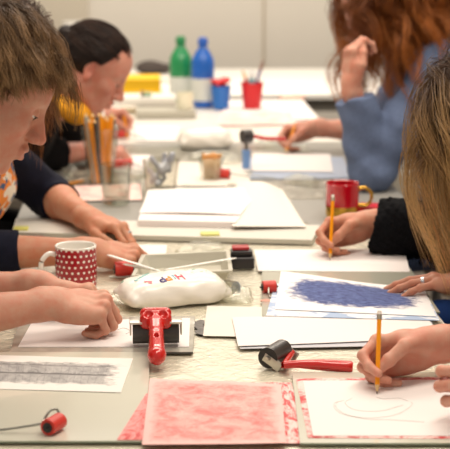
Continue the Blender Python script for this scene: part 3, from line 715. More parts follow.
# beaker of sticks
o = at(211, 180, TZ+.002)
cup('stick_cup', 'small clear beaker packed with orange tipped wooden sticks', 'cup', o, .027, .036, .066, CLEAR)
sw = mat('stick_wood', (214, 186, 150), .6); st = mat('stick_tip', (226, 160, 84), .6)
for i in range(14):
    an = i*2.4; rr = .0075*math.sqrt(i); b0 = Vector((rr*.75*math.cos(an), rr*.75*math.sin(an), .005)); b1 = Vector((rr*math.cos(an), rr*math.sin(an), .074+.003*math.sin(i*3)))
    t = empty('wooden_stick', o+b0, 'thin wooden stick with orange tip standing in the small beaker', 'stick', 'wooden sticks in the small beaker')
    MB().cyl((0, 0, 0), (b1-b0)*.86, .0034, n=8).build('shaft', sw, t); MB().cyl((b1-b0)*.86, b1-b0, .0038, n=8).build('tip', st, t)
# clear bag with grey crumpled tools
o = at(161, 190, TZ+.003)
cup('clear_box', 'large clear plastic tub holding crumpled grey foil', 'tub', o, .042, .050, .085, CLEAR, n=40)
sg = SDF()
for a_, b_ in (((-.026, 0, .02), (.0, .0, .05)), ((0, 0, .05), (.034, .005, .095)), ((-.024, .004, .085), (0, 0, .05)), ((-.03, .01, .05), (-.01, .0, .03)), ((.01, .015, .09), (.005, 0, .04)), ((-.01, -.01, .012), (.012, .01, .03)), ((0, 0, .05), (.012, -.008, .03)), ((.022, 0, .05), (.03, .0, .075))): sg.cone(a_, b_, .007, .005, k=.008)
sg.disp = lambda X: .003*vnoise(X, 90, 1)
V, F = sg.mesh(.003); tag(link('crumpled_foil', npmesh('crumpled_foil', V, F), mat('foil_grey', (165, 168, 176), .35, metal=.3, bump=.5, bscale=120), None, o+Vector((0, 0, .004))), 'crumpled grey foil strips standing in the clear tub', 'foil')
# tipped clear cup by small roller
t = cup('clear_cup', 'small clear cup tipped over right of the wet wipes pack', 'cup', at(236, 288, TZ+.022), .013, .019, .045, CLEAR, tilt=(math.radians(80), 0, math.radians(-50)))
MB().cyl((0, 0, -.001), (0, 0, .0), .0128, n=24).build('cup_base', mat('cup_base_blue', (196, 206, 222), .4), t)
# crumpled film bags
def bag(label, o, r, h, seed, m=None):
    s = SDF(); rr = random.Random(seed)
    for i in range(7): s.ell((rr.uniform(-r, r)*.6, rr.uniform(-r, r)*.9, h*.15*rr.random()), (r*rr.uniform(.3, .6), r*rr.uniform(.4, .8), h*rr.uniform(.25, .55)), k=.02)
    s.disp = lambda X: .005*np.abs(vnoise(X, 60, seed))+.002*vnoise(X, 150, seed)
    V, F = s.mesh(.003); V[:, 2] = np.maximum(V[:, 2], .0)
    return tag(link('plastic_bag', npmesh('plastic_bag', V, F), m or glassy('crumpled_plastic', (250, 250, 246), edge=.38, rough=.22, bump=.5, bscale=60, base=.08), None, o), label, 'plastic bag')
bag('crumpled clear bag right of the wet wipes pack under the tipped cup', at(236, 297, TZ+.006), .038, .02, 3)
bag('crumpled clear film between the grey tray and the board seam', at(196, 249, TZ+.004), .05, .012, 4)
bag('crumpled clear wrapper poking out behind the fists left of the wipes', at(122, 304, TZ+.006), .03, .022, 5)
bag('crumpled clear film right of the beaker of sticks', at(215, 160, TZ+.006), .09, .03, 6)
bag('crumpled clear film on the seam below the bent page', at(292, 229, TZ+.002), .05, .012, 8)
bag('crumpled clear film right of the small blank sheet', at(300, 180, TZ+.006), .05, .02, 9)
bag('crumpled clear film beside the upright roller with blue grip', at(262, 145, TZ+.006), .05, .02, 10)
bag('long crumpled clear film between the tumbler and the thick sketchbook', at(140, 176, TZ+.006), .05, .02, 11)
# ---- far table things
def bottle(label, px, py, zb, col, hcol, H=.275, R=.045):
    t = empty('paint_bottle', at(px, py, TZ+zb), label, 'paint bottle', 'big paint bottles')
    MB().lathe([(0, 0), (R-.004, 0), (R, .005), (R, H*.62), (R*.93, H*.70), (R*.60, H*.80), (R*.36, H*.86), (R*.36, H*.89), (0, H*.89)], n=32).build('bottle_body', mat('pb'+str(col), col, .3, coat=.3), t)
    MB().lathe([(0, H*.89), (R*.44, H*.89), (R*.44, H*.97), (R*.30, H), (0, H)], n=24).build('cap', mat('pc'+str(hcol), hcol, .4), t)
    MB().lathe([(R+.0006, H*.10), (R+.0006, H*.42)], n=32, M='open').build('paper_label', mat('bottle_label', (216, 220, 214), .6), t)
    return t
bottle('tall green paint bottle with a pale label beside the blue one', 181, 105, .002, (30, 140, 82), (28, 128, 74))
bottle('tall blue paint bottle with a pale label beside the green one', 203, 107, .002, (20, 96, 190), (30, 88, 180))
cup('beaker', 'small cream beaker in front of the green bottle', 'beaker', at(185, 109, TZ+.03), .028, .033, .062, mat('cream_plastic', (232, 228, 204), .4))
cup('plastic_cup', 'blue plastic cup filled with red pieces', 'cup', at(221, 109, TZ+.002), .029, .040, .092, mat('blue_cup', (34, 108, 192), .35))
ra = random.Random(5); oc = at(221, 109, TZ+.002)
sr = SDF()
for i in range(12): an = i*2.4; r = .0095*math.sqrt(i); sr.ell((r*math.cos(an), r*math.sin(an), .092+.022*ra.random()), (.013, .013, .012), k=.003)
V, F = sr.mesh(.0025); tag(link('red_beads', npmesh('red_beads', V, F), mat('bead_red', (206, 40, 44), .35), None, oc), 'heap of red pieces filling the blue cup', 'red pieces', kind='stuff')
orc = at(252, 109, TZ+.002)
cup('plastic_cup', 'red plastic cup holding brushes and a pale blue tube', 'cup', orc, .033, .045, .105, mat('red_cup', (202, 30, 38), .35))
def rod(label, cat, name, b0, b1, r, m, tipm=None):
    t = empty(name, orc+Vector(b0), label, cat); d = Vector(b1)-Vector(b0); MB().cyl((0, 0, 0), d*.8, r, n=12).build('shaft', m, t)
    MB().cyl(d*.8, d, r*1.2, r*.7, n=12).build('tip', tipm or m, t)
rod('pale blue tube standing in the red cup', 'tube', 'paint_tube', (0, 0, .006), (-.002, 0, .150), .013, mat('pale_teal', (120, 190, 206), .4), mat('white_cap', (226, 230, 228), .4))
rod('slim dark handled brush leaning right in the red cup', 'brush', 'paint_brush', (-.006, .006, .006), (.042, 0, .190), .006, mat('brush_violet', (110, 100, 150), .4), mat('bristle', (150, 120, 110), .7))
rod('slim red brush leaning left in the red cup', 'brush', 'paint_brush', (.008, -.006, .006), (-.036, 0, .150), .006, REDP, WOOD)
def boxy(name, label, cat, px0, px1, py, z, depth, h, m, bev=.004):
    a, b = at(px0, py, TZ+z), at(px1, py, TZ+z); W = (b-a).length
    o = MB().box((0, depth/2, h/2), (W, depth, h), bev=bev).build(name, m, None, (a+b)/2, smooth=False); return tag(o, label, cat)
boxy('storage_box', 'low grey box behind the dark haired writer hand', 'box', 136, 196, 119, .001, .30, .028, mat('grey_box', (176, 172, 158), .5))
boxy('storage_box', 'white flat box lying on the low grey box', 'box', 112, 176, 106, .031, .18, .03, mat('white_box', (226, 222, 214), .5))
boxy('storage_box', 'bright yellow box on the far table behind the dark haired person', 'box', 121, 161, 94, .001, .20, .065, mat('yellow_box', (250, 196, 20), .5))
boxy('storage_box', 'long white box along the far edge behind the yellow one', 'box', 112, 172, 84, .001, .12, .03, mat('white_box', (226, 222, 214), .5))
t = empty('tape_reel', Vector((at(144, 106, TZ+.031).x, at(144, 106, TZ+.031).y+.05, TZ+.0612)), 'small brown and green reel on the white flat box', 'reel')
MB().cyl((-.012, 0, .012), (-.002, 0, .012), .013, n=20).build('disc', mat('brown_disc', (120, 90, 70), .5), t); MB().cyl((-.002, 0, .009), (.03, 0, .009), .009, n=16).build('spool', mat('green_spool', (140, 168, 140), .5), t)
# back table things
bx = aty(78, 30, 7.2)
cup('plastic_canister', 'pale white canister on the back table beyond the dark haired person', 'canister', Vector((aty(79, 40, 7.2).x, 7.2, TZ+.001)), .075, .075, .26, mat('pale_canister', (214, 212, 206), .5))
sd = SDF(); sd.ell((0, 0, .03), (.07, .05, .035)).ell((.06, .02, .025), (.05, .04, .025)); V, F = sd.mesh(.006)
tag(link('dark_bag', npmesh('dark_bag', V, F), mat('dark_fabric', (70, 62, 58), .9), None, Vector((aty(150, 60, 7.3).x, 7.3, TZ+.001))), 'small dark bag on the back table left of the green bottle', 'bag')
# ---------------------------------------------------------------- people
def skin(name, a, rough=.5):
    m = bpy.data.materials.new(name); m.use_nodes = True; nt = m.node_tree; b = nt.nodes['Principled BSDF']
    ca = N(nt, 'ShaderNodeVertexColor'); ca.layer_name = 'tint'
    tc = nt.nodes.new('ShaderNodeTexCoord'); n = noisen(nt, tc.outputs['Object'], 45, 5)
    base = mixc(nt, ramp(nt, n, .35, .65), srgb(a[0]-24, a[1]-18, a[2]-14), srgb(a[0]-24, a[1]-36, a[2]-32))
    mx = N(nt, 'ShaderNodeMix', data_type='RGBA', blend_type='MULTIPLY'); mx.inputs[0].default_value = 1
    nt.links.new(base, mx.inputs[6]); nt.links.new(ca.outputs[0], mx.inputs[7]); nt.links.new(mx.outputs[2], b.inputs[0])
    b.inputs['Roughness'].default_value = rough; b.inputs['Subsurface Weight'].default_value = .12
    b.inputs['Subsurface Radius'].default_value = (1, .35, .2); b.inputs['Subsurface Scale'].default_value = .006; b.inputs['Specular IOR Level'].default_value = .35
    n2 = noisen(nt, tc.outputs['Object'], 420, 3); bp = N(nt, 'ShaderNodeBump'); bp.inputs['Strength'].default_value = .25; bp.inputs['Distance'].default_value = .001
    nt.links.new(n2, bp.inputs['Height']); nt.links.new(bp.outputs[0], b.inputs['Normal']); return m
EYEW, IRIS, PUP = mat('eye_white', (226, 220, 212), .15), mat('iris_brown', (84, 62, 46), .15), mat('pupil', (14, 12, 12), .1)
def hairmat(name, root, tip, t0=.3, t1=.8, spec=.3):
    m = bpy.data.materials.new(name); m.use_nodes = True; nt = m.node_tree; b = nt.nodes['Principled BSDF']
    ca = N(nt, 'ShaderNodeVertexColor'); ca.layer_name = 'strand'; s = nt.nodes.new('ShaderNodeSeparateColor'); nt.links.new(ca.outputs[0], s.inputs[0])
    c = mixc(nt, ramp(nt, s.outputs[1], t0, t1), srgb(*root), srgb(*tip)); h = nt.nodes.new('ShaderNodeHueSaturation')
    nt.links.new(c, h.inputs['Color']); nt.links.new(ramp(nt, s.outputs[0], 0, 1, .62, 1.45), h.inputs['Value']); nt.links.new(h.outputs[0], b.inputs[0])
    b.inputs['Roughness'].default_value = .5; b.inputs['Specular IOR Level'].default_value = spec; return m

# head, local: x = the way it faces, y = its left, z = up; ears near the origin
def head_sdf():
    s = SDF()
    s.ell((-.014, 0, .036), (.098, .077, .086), k=.02)
    s.ell((.030, 0, -.016), (.060, .060, .080), k=.03)
    s.ell((.030, 0, .048), (.062, .062, .058), k=.03)
    for y in (-1, 1):
        s.cone((-.012, y*.052, -.050), (.052, y*.024, -.096), .017, .016, k=.03)
        s.ell((.050, y*.043, -.022), (.026, .020, .020), k=.025)
        s.cone((.079, y*.012, .026), (.062, y*.046, .024), .0105, .010, k=.016)
    s.ell((.072, 0, -.100), (.019, .022, .017), k=.022)
    s.ell((.070, 0, -.066), (.026, .030, .026), k=.02)
    for y in (-1, 1): s.ell((.088, y*.031, .004), (.014, .017, .011), k=.014, op='d')
    s.cone((.083, 0, .022), (.104, 0, -.014), .0085, .0080, k=.014)
    s.cone((.104, 0, -.014), (.1135, 0, -.030), .0080, .0108, k=.006)
    s.ell((.094, 0, -.033), (.017, .0135, .0105), k=.006).cone((.090, 0, -.044), (.0945, 0, -.056), .0065, .0060, k=.006)
    for y in (-1, 1): s.ell((.101, y*.0135, -.035), (.0115, .0075, .0075), k=.006)
    for y in (-1, 1): s.ell((.1030, y*.0070, -.0452), (.0042, .0022, .0022), k=.002, op='d')
    s.cone((.0935, -.020, -.060), (.0990, 0, -.0565), .0052, .0062, k=.006).cone((.0935, .020, -.060), (.0990, 0, -.0565), .0052, .0062, k=.006)
    s.cone((.0920, -.016, -.0705), (.0965, 0, -.0715), .0056, .0072, k=.006).cone((.0920, .016, -.0705), (.0965, 0, -.0715), .0056, .0072, k=.006)
    s.cone((.1035, -.020, -.0645), (.1055, 0, -.0640), .0016, .0018, k=.004, op='d').cone((.1035, .020, -.0645), (.1055, 0, -.0640), .0016, .0018, k=.004, op='d')
    s.ell((.096, 0, -.084), (.008, .016, .005), k=.008, op='d')
    for y in (-1, 1):                                           # lids, then ears
        e = (.0735, y*.031, .005)
        s.ell(e, (.0146, .0152, .0140), k=.004, planes=[((.0735, 0, .0046), (-.3, 0, -1))])
        s.ell(e, (.0142, .0150, .0136), k=.004, planes=[((.0735, 0, .0008), (.3, 0, 1))])
        R = Matrix.Rotation(-.18*1, 3, 'Y') @ Matrix.Rotation(y*.35, 3, 'Z')
        s.ell((-.012, y*.078, .000), (.017, .0065, .030), R=np.array(R), k=.005)
        s.ell((-.008, y*.0845, .003), (.010, .005, .019), R=np.array(R), k=.004, op='d')
        s.ell((-.006, y*.078, -.026), (.009, .005, .010), k=.006)
    return s
HEAD = head_sdf()
def head_tint(V, Ri, c):
    """lips, cheeks and ears are redder; V in world"""
    L = (V-c)@Ri; t = np.ones((len(V), 3)); x, y, z = L.T
    lip = np.exp(-((z+.065)/.0085)**4-(y/.021)**4)*(x > .088)
    t[:, 1] -= .34*lip; t[:, 2] -= .30*lip; t[:, 0] -= .10*lip
    ch = np.exp(-((x-.065)/.025)**2-((np.abs(y)-.045)/.02)**2-((z+.03)/.022)**2); ns = np.exp(-((x-.115)/.014)**2-((z+.03)/.018)**2-(y/.02)**2)
    ear = np.exp(-((x+.008)/.02)**2-((z)/.035)**2)*(np.abs(y) > .074)
    for f, a in ((ch, .14), (ns, .16), (ear, .22)): t[:, 1] -= a*f; t[:, 2] -= a*f
    return t

# hand, local: x = to the fingers, y = thumb side, z = back of the hand; wrist at the origin
def hand_sdf(curl, thumb, spread=(.10, .02, -.06, -.14), sc=1.0, far=None):
    s = SDF()
    K = [(.090, .027, .000), (.093, .007, .004), (.088, -.013, .002), (.079, -.030, -.004)]
    Ln = [(.042, .026, .021), (.046, .029, .022), (.043, .027, .022), (.034, .020, .020)]
    Rr = [(.0092, .0083, .0076, .0066), (.0094, .0085, .0078, .0066), (.0090, .0080, .0074, .0064), (.0080, .0071, .0066, .0058)]
    s.cone((-.02, .011, 0), (.010, .012, 0), .0215, .019, k=.02).cone((-.02, -.011, 0), (.010, -.011, 0), .0215, .018, k=.02)
    for i, q in enumerate(K):
        s.cone((.005, .013-.009*i, -.001), (q[0]*.55, q[1]*.9, -.004), .0165, .0150, k=.012)
        s.cone((q[0]*.5, q[1]*.88, -.003), (q[0]-.002, q[1], q[2]-.003), .0140, .0108, k=.010)
        s.ell((q[0]-.001, q[1], q[2]+.001), (.0105, .0092, .0105), k=.008)
    s.cone((.018, .020, -.010), (.052, .032, -.014), .0165, .0125, k=.016)
    s.cone((.02, -.024, -.008), (.065, -.030, -.010), .0145, .0115, k=.014)
    tips = []
    for i, (q, L, R, c) in enumerate(zip(K, Ln, Rr, curl)):
        p = Vector(q); a = 0; sp = spread[i]; pts = [p]
        for j in range(3):
            a += math.radians(c[j]); d = Vector((math.cos(a)*math.cos(sp), math.cos(a)*math.sin(sp)*(1 if a < 1.2 else .4), -math.sin(a))); p = p+d.normalized()*L[j]; pts.append(p)
            if j < 2: kp = p
        for j in range(3): s.cone(pts[j], pts[j+1], R[j], R[j+1], k=.0028 if j else .004)
        for j in (1, 2): s.ell(pts[j], (R[j]*1.08,)*3, k=.003)
        tips.append(pts)
    T = [Vector(t) for t in thumb]; tr = (.0145, .0112, .0100, .0078)
    for j in range(3): s.cone(T[j], T[j+1], tr[j], tr[j+1], k=.006 if j == 0 else .003)
    s.ell(T[2], (.0112,)*3, k=.003)
    q = SDF(); q.merge(s, sc=sc); return q, tips, T
WRITE = ([(48, 52, 24), (56, 62, 34), (64, 68, 40), (68, 66, 40)], [(.022, .024, -.012), (.052, .040, -.034), (.080, .030, -.050), (.1015, .020, -.060)])
FIST = ([(58, 72, 40), (62, 78, 42), (66, 80, 44), (70, 76, 44)], [(.022, .026, -.010), (.050, .044, -.022), (.078, .038, -.030), (.098, .026, -.034)])
RELAX = ([(38, 42, 24), (42, 46, 26), (46, 48, 28), (48, 46, 28)], [(.022, .026, -.010), (.052, .048, -.020), (.082, .054, -.026), (.106, .050, -.030)])
FLAT = ([(8, 10, 6), (8, 10, 6), (10, 10, 6), (12, 12, 8)], [(.022, .026, -.010), (.052, .050, -.014), (.084, .052, -.018), (.110, .046, -.020)])
CHEEK = ([(50, 70, 40), (56, 74, 44), (60, 78, 46), (60, 74, 46)], [(.022, .026, -.010), (.052, .044, -.018), (.084, .038, -.024), (.106, .030, -.028)])
def frame(F, D, side):
    """matrix with columns fingers, thumb side, back of hand; side 'R' or 'L'"""
    F = Vector(F).normalized(); D = Vector(D); D = (D-F*D.dot(F)).normalized(); T = F.cross(D)*(-1 if side == 'R' else 1)
    return Matrix((F, T, D)).transposed()
def person(name, label, base, H, joints, hands, sk, tops, legs, h=.003, hair=None, face=True, tag_=None, build=1.0, group=None):
    """H = (head centre, yaw, pitch, roll); joints: dict of points; hands: dict side -> (pose, F, D)"""
    root = empty(name, base, label, 'person', group); J = {k: Vector(v) for k, v in joints.items()}
    hc, yaw, pit, rol = H; hc = Vector(hc)
    R = Matrix.Rotation(yaw, 3, 'Z') @ Matrix.Rotation(pit, 3, 'Y') @ Matrix.Rotation(rol, 3, 'X'); Rn = np.array(R)
    s = SDF(); s.merge(HEAD, Rn, hc)
    nb = J['neck']; B = build
    skull = hc+R @ Vector((-.040, 0, -.040)); jaw = hc+R @ Vector((-.005, 0, -.060))
    s.cone(skull, nb, .050*B, .055*B, k=.03); s.cone(jaw, nb, .042*B, .050*B, k=.03)
    ch, pv = J['chest'], J['pelvis']; sr, sl = J['shR'], J['shL']
    lat = (sl-sr).normalized()
    s.cone(nb, (sr*.8+sl*.2)-Vector((0, 0, .02)), .05, .052, k=.04).cone(nb, (sl*.8+sr*.2)-Vector((0, 0, .02)), .05, .052, k=.04)
    for q in (sr, sl): s.ell(q, (.056*B,)*3, k=.03)
    up = ch+(nb-ch)*.45
    for sg in (-1, 1):
        s.cone(up+lat*sg*.075, ch+lat*sg*.065, .085*B, .100*B, k=.05); s.cone(ch+lat*sg*.065, pv+lat*sg*.060+Vector((0, 0, .08)), .095*B, .092*B, k=.05)
        s.cone(pv+lat*sg*.07, pv+lat*sg*.075+Vector((0, 0, .03)), .105*B, .10*B, k=.05)
    for sd in 'RL':
        a, e, w_ = J['sh'+sd], J['el'+sd], J['wr'+sd]
        s.cone(a, e, .046*B, .037*B, k=.02); m = e+(w_-e)*.28; s.cone(e, m, .037*B, .040*B, k=.02); s.cone(m, w_, .040*B, .0245*B, k=.02)
    meta = {}
    for sd, (pose, F, D) in hands.items():
        q, tips, T = hand_sdf(*pose); M = frame(F, D, sd); s.merge(q, np.array(M), J['wr'+sd]); meta[sd] = (M, tips, T)
    for sd in 'RL':
        hp = pv+lat*(.085 if sd == 'L' else -.085); k_, an = J['kn'+sd], J['an'+sd]
        fw = (k_-hp); fw.z = 0; fw.normalize()
        s.cone(hp, k_, .080, .055, k=.03).cone(k_, an, .053, .036, k=.02).cone(an+Vector((0, 0, -.035)), an+fw*.13+Vector((0, 0, -.05)), .034, .024, k=.02)
        meta['foot'+sd] = (an, fw)
    body = s.build('body', sk, h, root, col=lambda V: head_tint(V, Rn, P(*hc)))
    if face:
        for y in (-1, 1):
            e = hc+R @ Vector((.0735, y*.031, .005)); eb = MB().ball(e-root.location, .0128).build('eyeball', EYEW, root)
            g = R @ Vector((.86, 0, -.5)); g.normalize(); c = e+g*.0118-root.location; q = g.to_track_quat('Z', 'Y').to_matrix()
            MB().ball(c, .0074, (1, 1, .32), q).build('iris', IRIS, eb); MB().ball(c+g*.0012, .0030, (1, 1, .4), q).build('pupil', PUP, eb)
    # clothes
    def shell(nm, m, gr, sleeves, cut, amp=.004, hh=None, fuzz=0, neck=.0, fold=28):
        c = SDF(); g = gr
        c.cone(nb+(ch-nb)*.22, (sr*.85+sl*.15), .056+g, .050+g, k=.04).cone(nb+(ch-nb)*.22, (sl*.85+sr*.15), .056+g, .050+g, k=.04)
        for q in (sr, sl): c.ell(q, (.058*B+g,)*3, k=.03)
        for sg in (-1, 1):
            c.cone(up+lat*sg*.075, ch+lat*sg*.065, .087*B+g, .102*B+g, k=.05); c.cone(ch+lat*sg*.065, pv+lat*sg*.060+Vector((0, 0, .05)), .098*B+g, .106*B+g, k=.05)
        for sd in 'RL':
            a, e, w_ = J['sh'+sd], J['el'+sd], J['wr'+sd]; f = cut[sd] if isinstance(cut, dict) else cut
            if f <= 1:                                           # ends on the upper arm
                p = a+(e-a)*f; d = (e-a).normalized(); c.cone(a, p+d*.02, .049*B+g, .042*B+g, k=.02, planes=[(p, d)])
            else:
                c.cone(a, e, .048*B+g, .040*B+g, k=.03); p = e+(w_-e)*(f-1); d = (w_-e).normalized(); c.cone(e, p+d*.03, .040*B+g, (.040-.014*(f-1))*B+g*sleeves, k=.02, planes=[(p, d)])
        c.disp = lambda X: amp*vnoise(X, fold, 1)+amp*.5*vnoise(X, fold*2.3, 2)+(fuzz*vnoise(X, 260, 3) if fuzz else 0)
        return c.build(nm, m, hh or max(h, .004), root)
    for args in tops: shell(**args)
    tr = SDF()
    for sd in 'RL':
        hp = pv+lat*(.085 if sd == 'L' else -.085); k_, an = J['kn'+sd], J['an'+sd]; p = an+Vector((0, 0, .02)); d = (an-k_).normalized()
        tr.cone(hp, k_, .090, .066, k=.03).cone(k_, an, .064, .052, k=.02, planes=[(p, d)])
    for sg in (-1, 1): tr.cone(pv+lat*sg*.07, pv+lat*sg*.075+Vector((0, 0, .05)), .115*B, .108*B, k=.05)
    tr.disp = lambda X: .004*vnoise(X, 22, 1); tr.build('trousers', legs, .007, root)
    for sd in 'RL':
        an, fw = meta['foot'+sd]; q = SDF(); q.cone(an+Vector((0, 0, -.045)), an+fw*.14+Vector((0, 0, -.058)), .045, .036, k=.02, planes=[(an+Vector((0, 0, -.098)), (0, 0, -1))]); q.build('shoe', mat('shoe_leather', (50, 44, 42), .5), .006, root)
    if hair: hair(root, hc, R)
    return root, meta, J
# strands
def strands(name, parent, hc, R, m, roots, comb, nseg, step, kids=14, spread=.006, r=.00045, stiff=.55, grav=.5, noise=.25, wamp=.5, lift=.25, cap=None, seed=0, lenfn=None, lenvar=.35, tipspread=.5, margin=.012, coll=None, wave=0, children=None):
    g = np.random.default_rng(seed); Rn = np.array(R); G = Rn.T@P(0, 0, -1)
    p = np.array(roots, float); n0 = len(p); C = P(-.014, 0, .036); E = P(.100, .079, .088)
    nrm = (p-C)/E**2; nrm /= np.linalg.norm(nrm, axis=1)[:, None]
    d = comb(p, 0, p)*.7+nrm*lift; d /= np.linalg.norm(d, axis=1)[:, None]+1e-9
    L = 1-lenvar*g.random(n0); L = L*lenfn(p) if lenfn else L; mar = margin*(.4+g.random(n0)); path = [p.copy()]; root = p.copy(); ph = g.random((n0, 3))*6.28
    for i in range(nseg):
        t = (i+1)/nseg; c = comb(p, t, root)*1.0+G*grav*t+g.normal(0, noise, p.shape)*.6+np.sin(ph+t*wave)*(wamp if wave else 0)
        c /= np.linalg.norm(c, axis=1)[:, None]+1e-9; d = d*stiff+c*(1-stiff); d /= np.linalg.norm(d, axis=1)[:, None]+1e-9
        p = p+d*step*L[:, None]
        for (cc, ee) in [(C, E)]+(coll or []):
            EE = ee+mar[:, None]; q = (p-cc)/EE; l = np.linalg.norm(q, axis=1)[:, None]; p = np.where(l < 1, cc+(p-cc)/np.maximum(l, .2), p)
        path.append(p.copy())
    A = np.stack(path, 1)                                        # n0, nseg+1, 3
    A = np.repeat(A, kids, 0); K = len(A); tt = np.linspace(0, 1, nseg+1)[None, :, None]
    off = g.normal(0, 1, (K, 1, 3))*spread; A = A+off*(1-(1-tipspread)*tt)+np.cumsum(g.normal(0, 1, A.shape), 1)*spread*.10
    ext = 1-.35*g.random((K, 1, 1)); A = A[:, :1]+(A-A[:, :1])*1.0
    cut = (nseg*(1-.35*g.random(K)**2)).astype(int)+1           # ragged ends
    idx = np.minimum(np.arange(nseg+1)[None], cut[:, None]); A = np.take_along_axis(A, idx[..., None], 1)
    W = A@Rn.T+P(*hc)-P(*parent.location)
    T = np.gradient(W, axis=1); T /= np.linalg.norm(T, axis=2)[..., None]+1e-9; a = np.cross(T, P(.3, .2, 1)); a /= np.linalg.norm(a, axis=2)[..., None]+1e-9; b = np.cross(T, a)
    rad = (r*(1-.75*tt**2))*(.7+.6*g.random((K, 1, 1))); S = 3; V = np.stack([W+rad*(a*math.cos(2*math.pi*k/S)+b*math.sin(2*math.pi*k/S)) for k in range(S)], 2)
    n = nseg+1; I = np.arange(K*n*S).reshape(K, n, S); F = []
    for k in range(S): F.append(np.stack([I[:, :-1, k], I[:, :-1, (k+1) % S], I[:, 1:, (k+1) % S], I[:, 1:, k]], -1).reshape(-1, 4))
    F = np.concatenate(F); Vf = V.reshape(-1, 3)
    gi = np.repeat(g.random(n0), kids)*.6+g.random(K)*.4
    col = np.ones((K, n, S, 4), np.float32); col[..., 0] = gi[:, None, None]; col[..., 1] = tt[..., 0][:, :, None]; col = col.reshape(-1, 4)
    if cap is not None:
        Vc, Fc = cap.mesh(.004); Vc = Vc@Rn.T+P(*hc)-P(*parent.location); cc = np.ones((len(Vc), 4), np.float32); cc[:, 0] = .12; cc[:, 1] = 0
        F = np.concatenate([F, Fc+len(Vf)]); Vf = np.concatenate([Vf, Vc]); col = np.concatenate([col, cc])
    bpy_me = bpy.data.meshes.new(name); V32 = Vf.astype(np.float32); F32 = F.astype(np.int32)
    bpy_me.vertices.add(len(V32)); bpy_me.vertices.foreach_set('co', V32.ravel()); bpy_me.loops.add(F32.size); bpy_me.loops.foreach_set('vertex_index', F32.ravel())
    bpy_me.polygons.add(len(F32)); bpy_me.polygons.foreach_set('loop_start', np.arange(0, F32.size, 4, dtype=np.int32)); bpy_me.update(calc_edges=True)
    ca = bpy_me.color_attributes.new('strand', 'FLOAT_COLOR', 'POINT'); ca.data.foreach_set('color', col.ravel())
    return link(name, bpy_me, m, parent)
def scalp(n, seed, keep):
    g = np.random.default_rng(seed); out = []; C = P(-.014, 0, .036); E = P(.098, .077, .086)
    while len(out) < n:
        v = g.normal(size=3); v /= np.linalg.norm(v); p = C+v*E
        if keep(p): out.append(p)
    return np.array(out)
hairline = lambda p: (p[2] > .055+.9*max(0, p[0]-.03)) or (p[0] < .028 and p[2] > -.012 and abs(p[1]) > .02) or (p[0] < -.04 and p[2] > -.045)
def capsdf(gr=.004, low=-.045):
    c = SDF(); c.ell((-.014, 0, .036), (.098+gr, .077+gr, .086+gr), planes=[((.045, 0, .085), (.86, 0, -.5))]); return c
def stool(o, label, m=None, w=.36, h=.44):
    t = empty('stool', o, label, 'stool'); m = m or mat('stool_wood', (150, 116, 80), .5)
    MB().box((0, 0, h-.015), (w, w, .03), bev=.01).build('seat', m, t)
    for sx in (-1, 1):
        for sy in (-1, 1): MB().cyl((sx*w*.42, sy*w*.42, 0), (sx*w*.36, sy*w*.36, h-.03), .016).build('leg', STEEL, t)
UP = (0, 0, 1)
def writer(tip, end, F, D, side='R', dist=.034, pose=None):
    """wrist position that puts the pinch of index and thumb on the pencil, dist up from its tip"""
    M = frame(F, D, side); q, tips, T = hand_sdf(*(pose or WRITE)); tip, end = Vector(tip), Vector(end)
    return tuple(tip+(end-tip).normalized()*dist-M @ ((tips[0][3]+T[3])/2))
PEN6 = (at(377, 394, TZ+.0098), aty(379.5, 311, at(377, 394, TZ).y+.03)); PEN5 = (at(330, 260, TZ+.0085), aty(333, 195, at(330, 260, TZ).y+.03))
PEN4 = (at(285, 154, TZ+.0065), aty(296, 123, at(285, 154, TZ).y+.02)); PEN3 = (at(128, 140, TZ+.002), aty(124, 116, at(128, 140, TZ).y+.02))
F6, D6 = (-.985, -.02, -.12), (0, .88, .46); F5, D5 = (-.97, -.06, -.14), (0, .82, .55); F4, D4 = (-.96, -.12, -.12), (0, .7, .7); F3, D3 = (.95, .20, -.1), (.2, .5, .8)
def seat_pose(x, y, sgn, spread=.10):
    """pelvis, knees and ankles of someone seated at the table side; sgn +1 faces +x"""
    k = x+sgn*.42
    r = dict(pelvis=(x, y, .555), knR=(k, y-sgn*spread, .53), knL=(k, y+sgn*spread, .53), anR=(k+sgn*.02, y-sgn*spread, .10), anL=(k+sgn*.02, y+sgn*spread, .10)); return r
ZW = .795
# ================= the young man at the left
SK1 = skin('skin_light', (226, 172, 144))
H1 = (aty(-12, 91, 2.50), math.radians(10), math.radians(30), 0)
def hair1(root, hc, R):
    m = hairmat('hair_brown', (80, 58, 38), (160, 124, 84), .15, 1)
    roots = scalp(700, 11, lambda p: hairline(p) and (p[0] < -.035 or p[2] > .022))
    crown = P(-.060, -.005, .105)
    def comb(p, t, rt):
        v = rt-crown; v[:, 2] *= .5; v = v/(np.linalg.norm(v, axis=1)[:, None]+1e-6)
        front = np.clip((rt[:, 0]-(-.02))/.07, 0, 1)[:, None]
        out = v*.8+P(.15, 0, -.55)*.9; fr = P(.64, 0, -.62)
        return out*(1-front)+fr*front
    strands('hair', root, hc, R, m, roots, comb, 12, .0098, kids=26, spread=.0065, r=.00036, stiff=.62, grav=.50, noise=.26, lift=.36, lenvar=.5, cap=capsdf(.006), seed=3, margin=.015, wave=4,
            lenfn=lambda q: np.clip(.26+(q[:, 2]-.01)*7.5, .24, .95)*np.where(q[:, 0] > .055, 1.35, np.where(q[:, 0] > .0, .70, 1.0)),
            coll=[(P(.030, 0, -.016), P(.068, .066, .086))])
